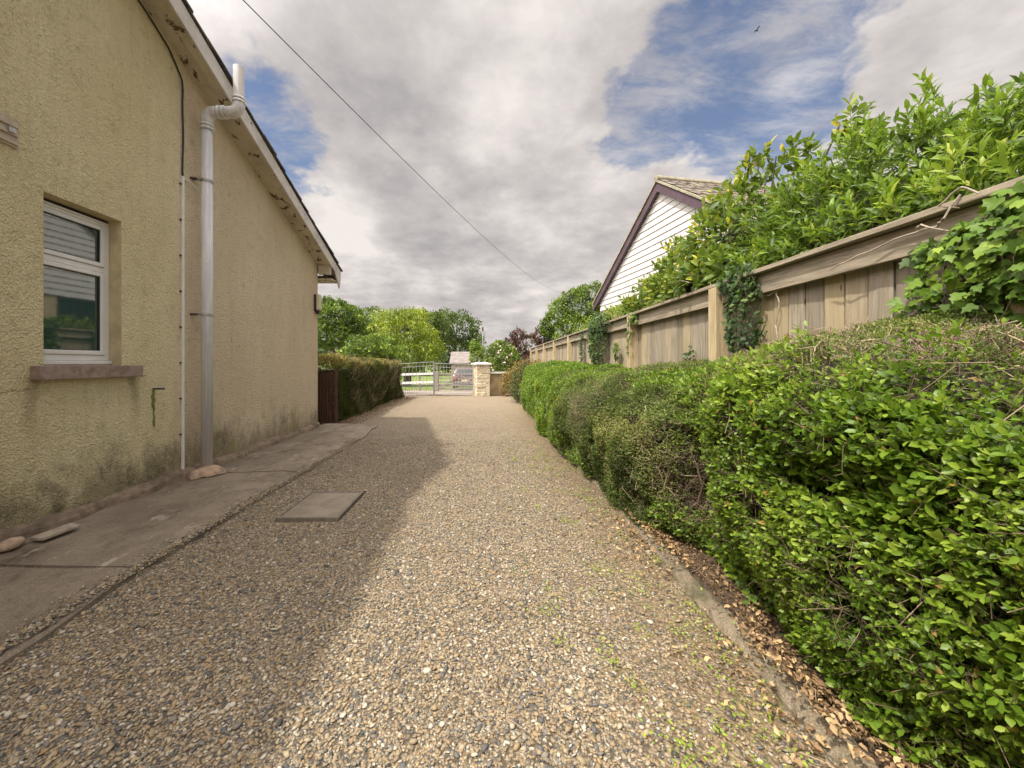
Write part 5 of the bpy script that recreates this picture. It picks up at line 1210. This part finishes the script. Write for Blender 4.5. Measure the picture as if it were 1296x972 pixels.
def f3(n):
    cs = np.array([(at(710, 818, 1.67)[0], 1.67), (.78, 1.30), (.9, 1.5), (.95, 1.2), (1.0, 1.35), (.72, 1.15), (.55, 1.45), (.85, 2.1), (.6, 3.0), (.95, 2.7), (.8, 3.6), (.5, 4.2), (.9, 4.4), (.35, 3.7), (.75, 5.2), (.3, 5.4), (.88, 1.75), (.62, 2.3), (1.02, 1.9), (.98, 3.1)])
    ex = np.stack([RNG.uniform(.2, 1.08, 130), .9 + 6 * RNG.random(130) ** 1.4], 1); cs = np.concatenate([cs, ex[RNG.random(130) < ex[:, 0]]])
    i = RNG.integers(0, len(cs), n); x = cs[i, 0] + RNG.normal(0, .022, n) * (1 + i % 3 * .5); y = cs[i, 1] + RNG.normal(0, .028, n) * (1 + i % 4 * .6); return x, y
scatter_flat('weeds', 'small bright green weed seedlings in the gravel', 'weeds', 2600, f3, T_OVAL, (.007, .018), .62, M['weed'], .01, .5, .6)
def f4(n): y = RNG.uniform(7.8, 14, n); x = -3.0 + RNG.normal(0, .22, n); return x, y
scatter_flat('hedge_litter', 'dry litter under the clipped conifer hedge', 'litter', 2500, f4, T_KITE, (.02, .045), .6, M['dead'], .01, .6, .3)
def f5(n): y = .5 + 5 * RNG.random(n) ** 1.3; x = 1.16 + .5 * RNG.random(n); return x, y
scatter_flat('bed_litter', 'crumbled brown leaf litter covering the soil under the hedge', 'litter', 15000, f5, T_CURL, (.006, .02), .6, M['dead'], .003, .7, .22)
def f6(n): y = .7 + 2.2 * RNG.random(n); x = 1.26 + .25 * RNG.random(n); k = vnoise(np.stack([x, y, x * 0], 1), 3.5, 13) > .52; return x[k], y[k]
scatter_flat('ground_ivy', 'small green ivy creeping over the soil beside the kerb', 'ground ivy', 170, f6, T_IVY, (.025, .05), .9, M['ivy'], .02, .5, .45)
# straws and twigs lying about
n = 420; y = .8 + 5 * RNG.random(n) ** 1.5; x = RNG.uniform(-2.0, 1.3, n); k = RNG.random(n) < np.clip((x + 1.5) / 2.5, .12, 1); x, y = x[k], y[k]; n = len(x)
a_ = RNG.uniform(0, 6.28, n); L = RNG.uniform(.03, .11, n); z = np.where(x > 1.07, .10, dz_(x, y) + .022)
A_ = np.stack([x, y, z], 1); B_ = A_ + np.stack([np.cos(a_) * L, np.sin(a_) * L, RNG.uniform(-.004, .01, n)], 1)
tag(sticks('fallen_twigs', A_, B_, RNG.uniform(.001, .0026, n), RNG.normal(.85, .2, n), M['twig']), 'thin straw coloured twigs lying on the gravel', 'twigs', kind='stuff')
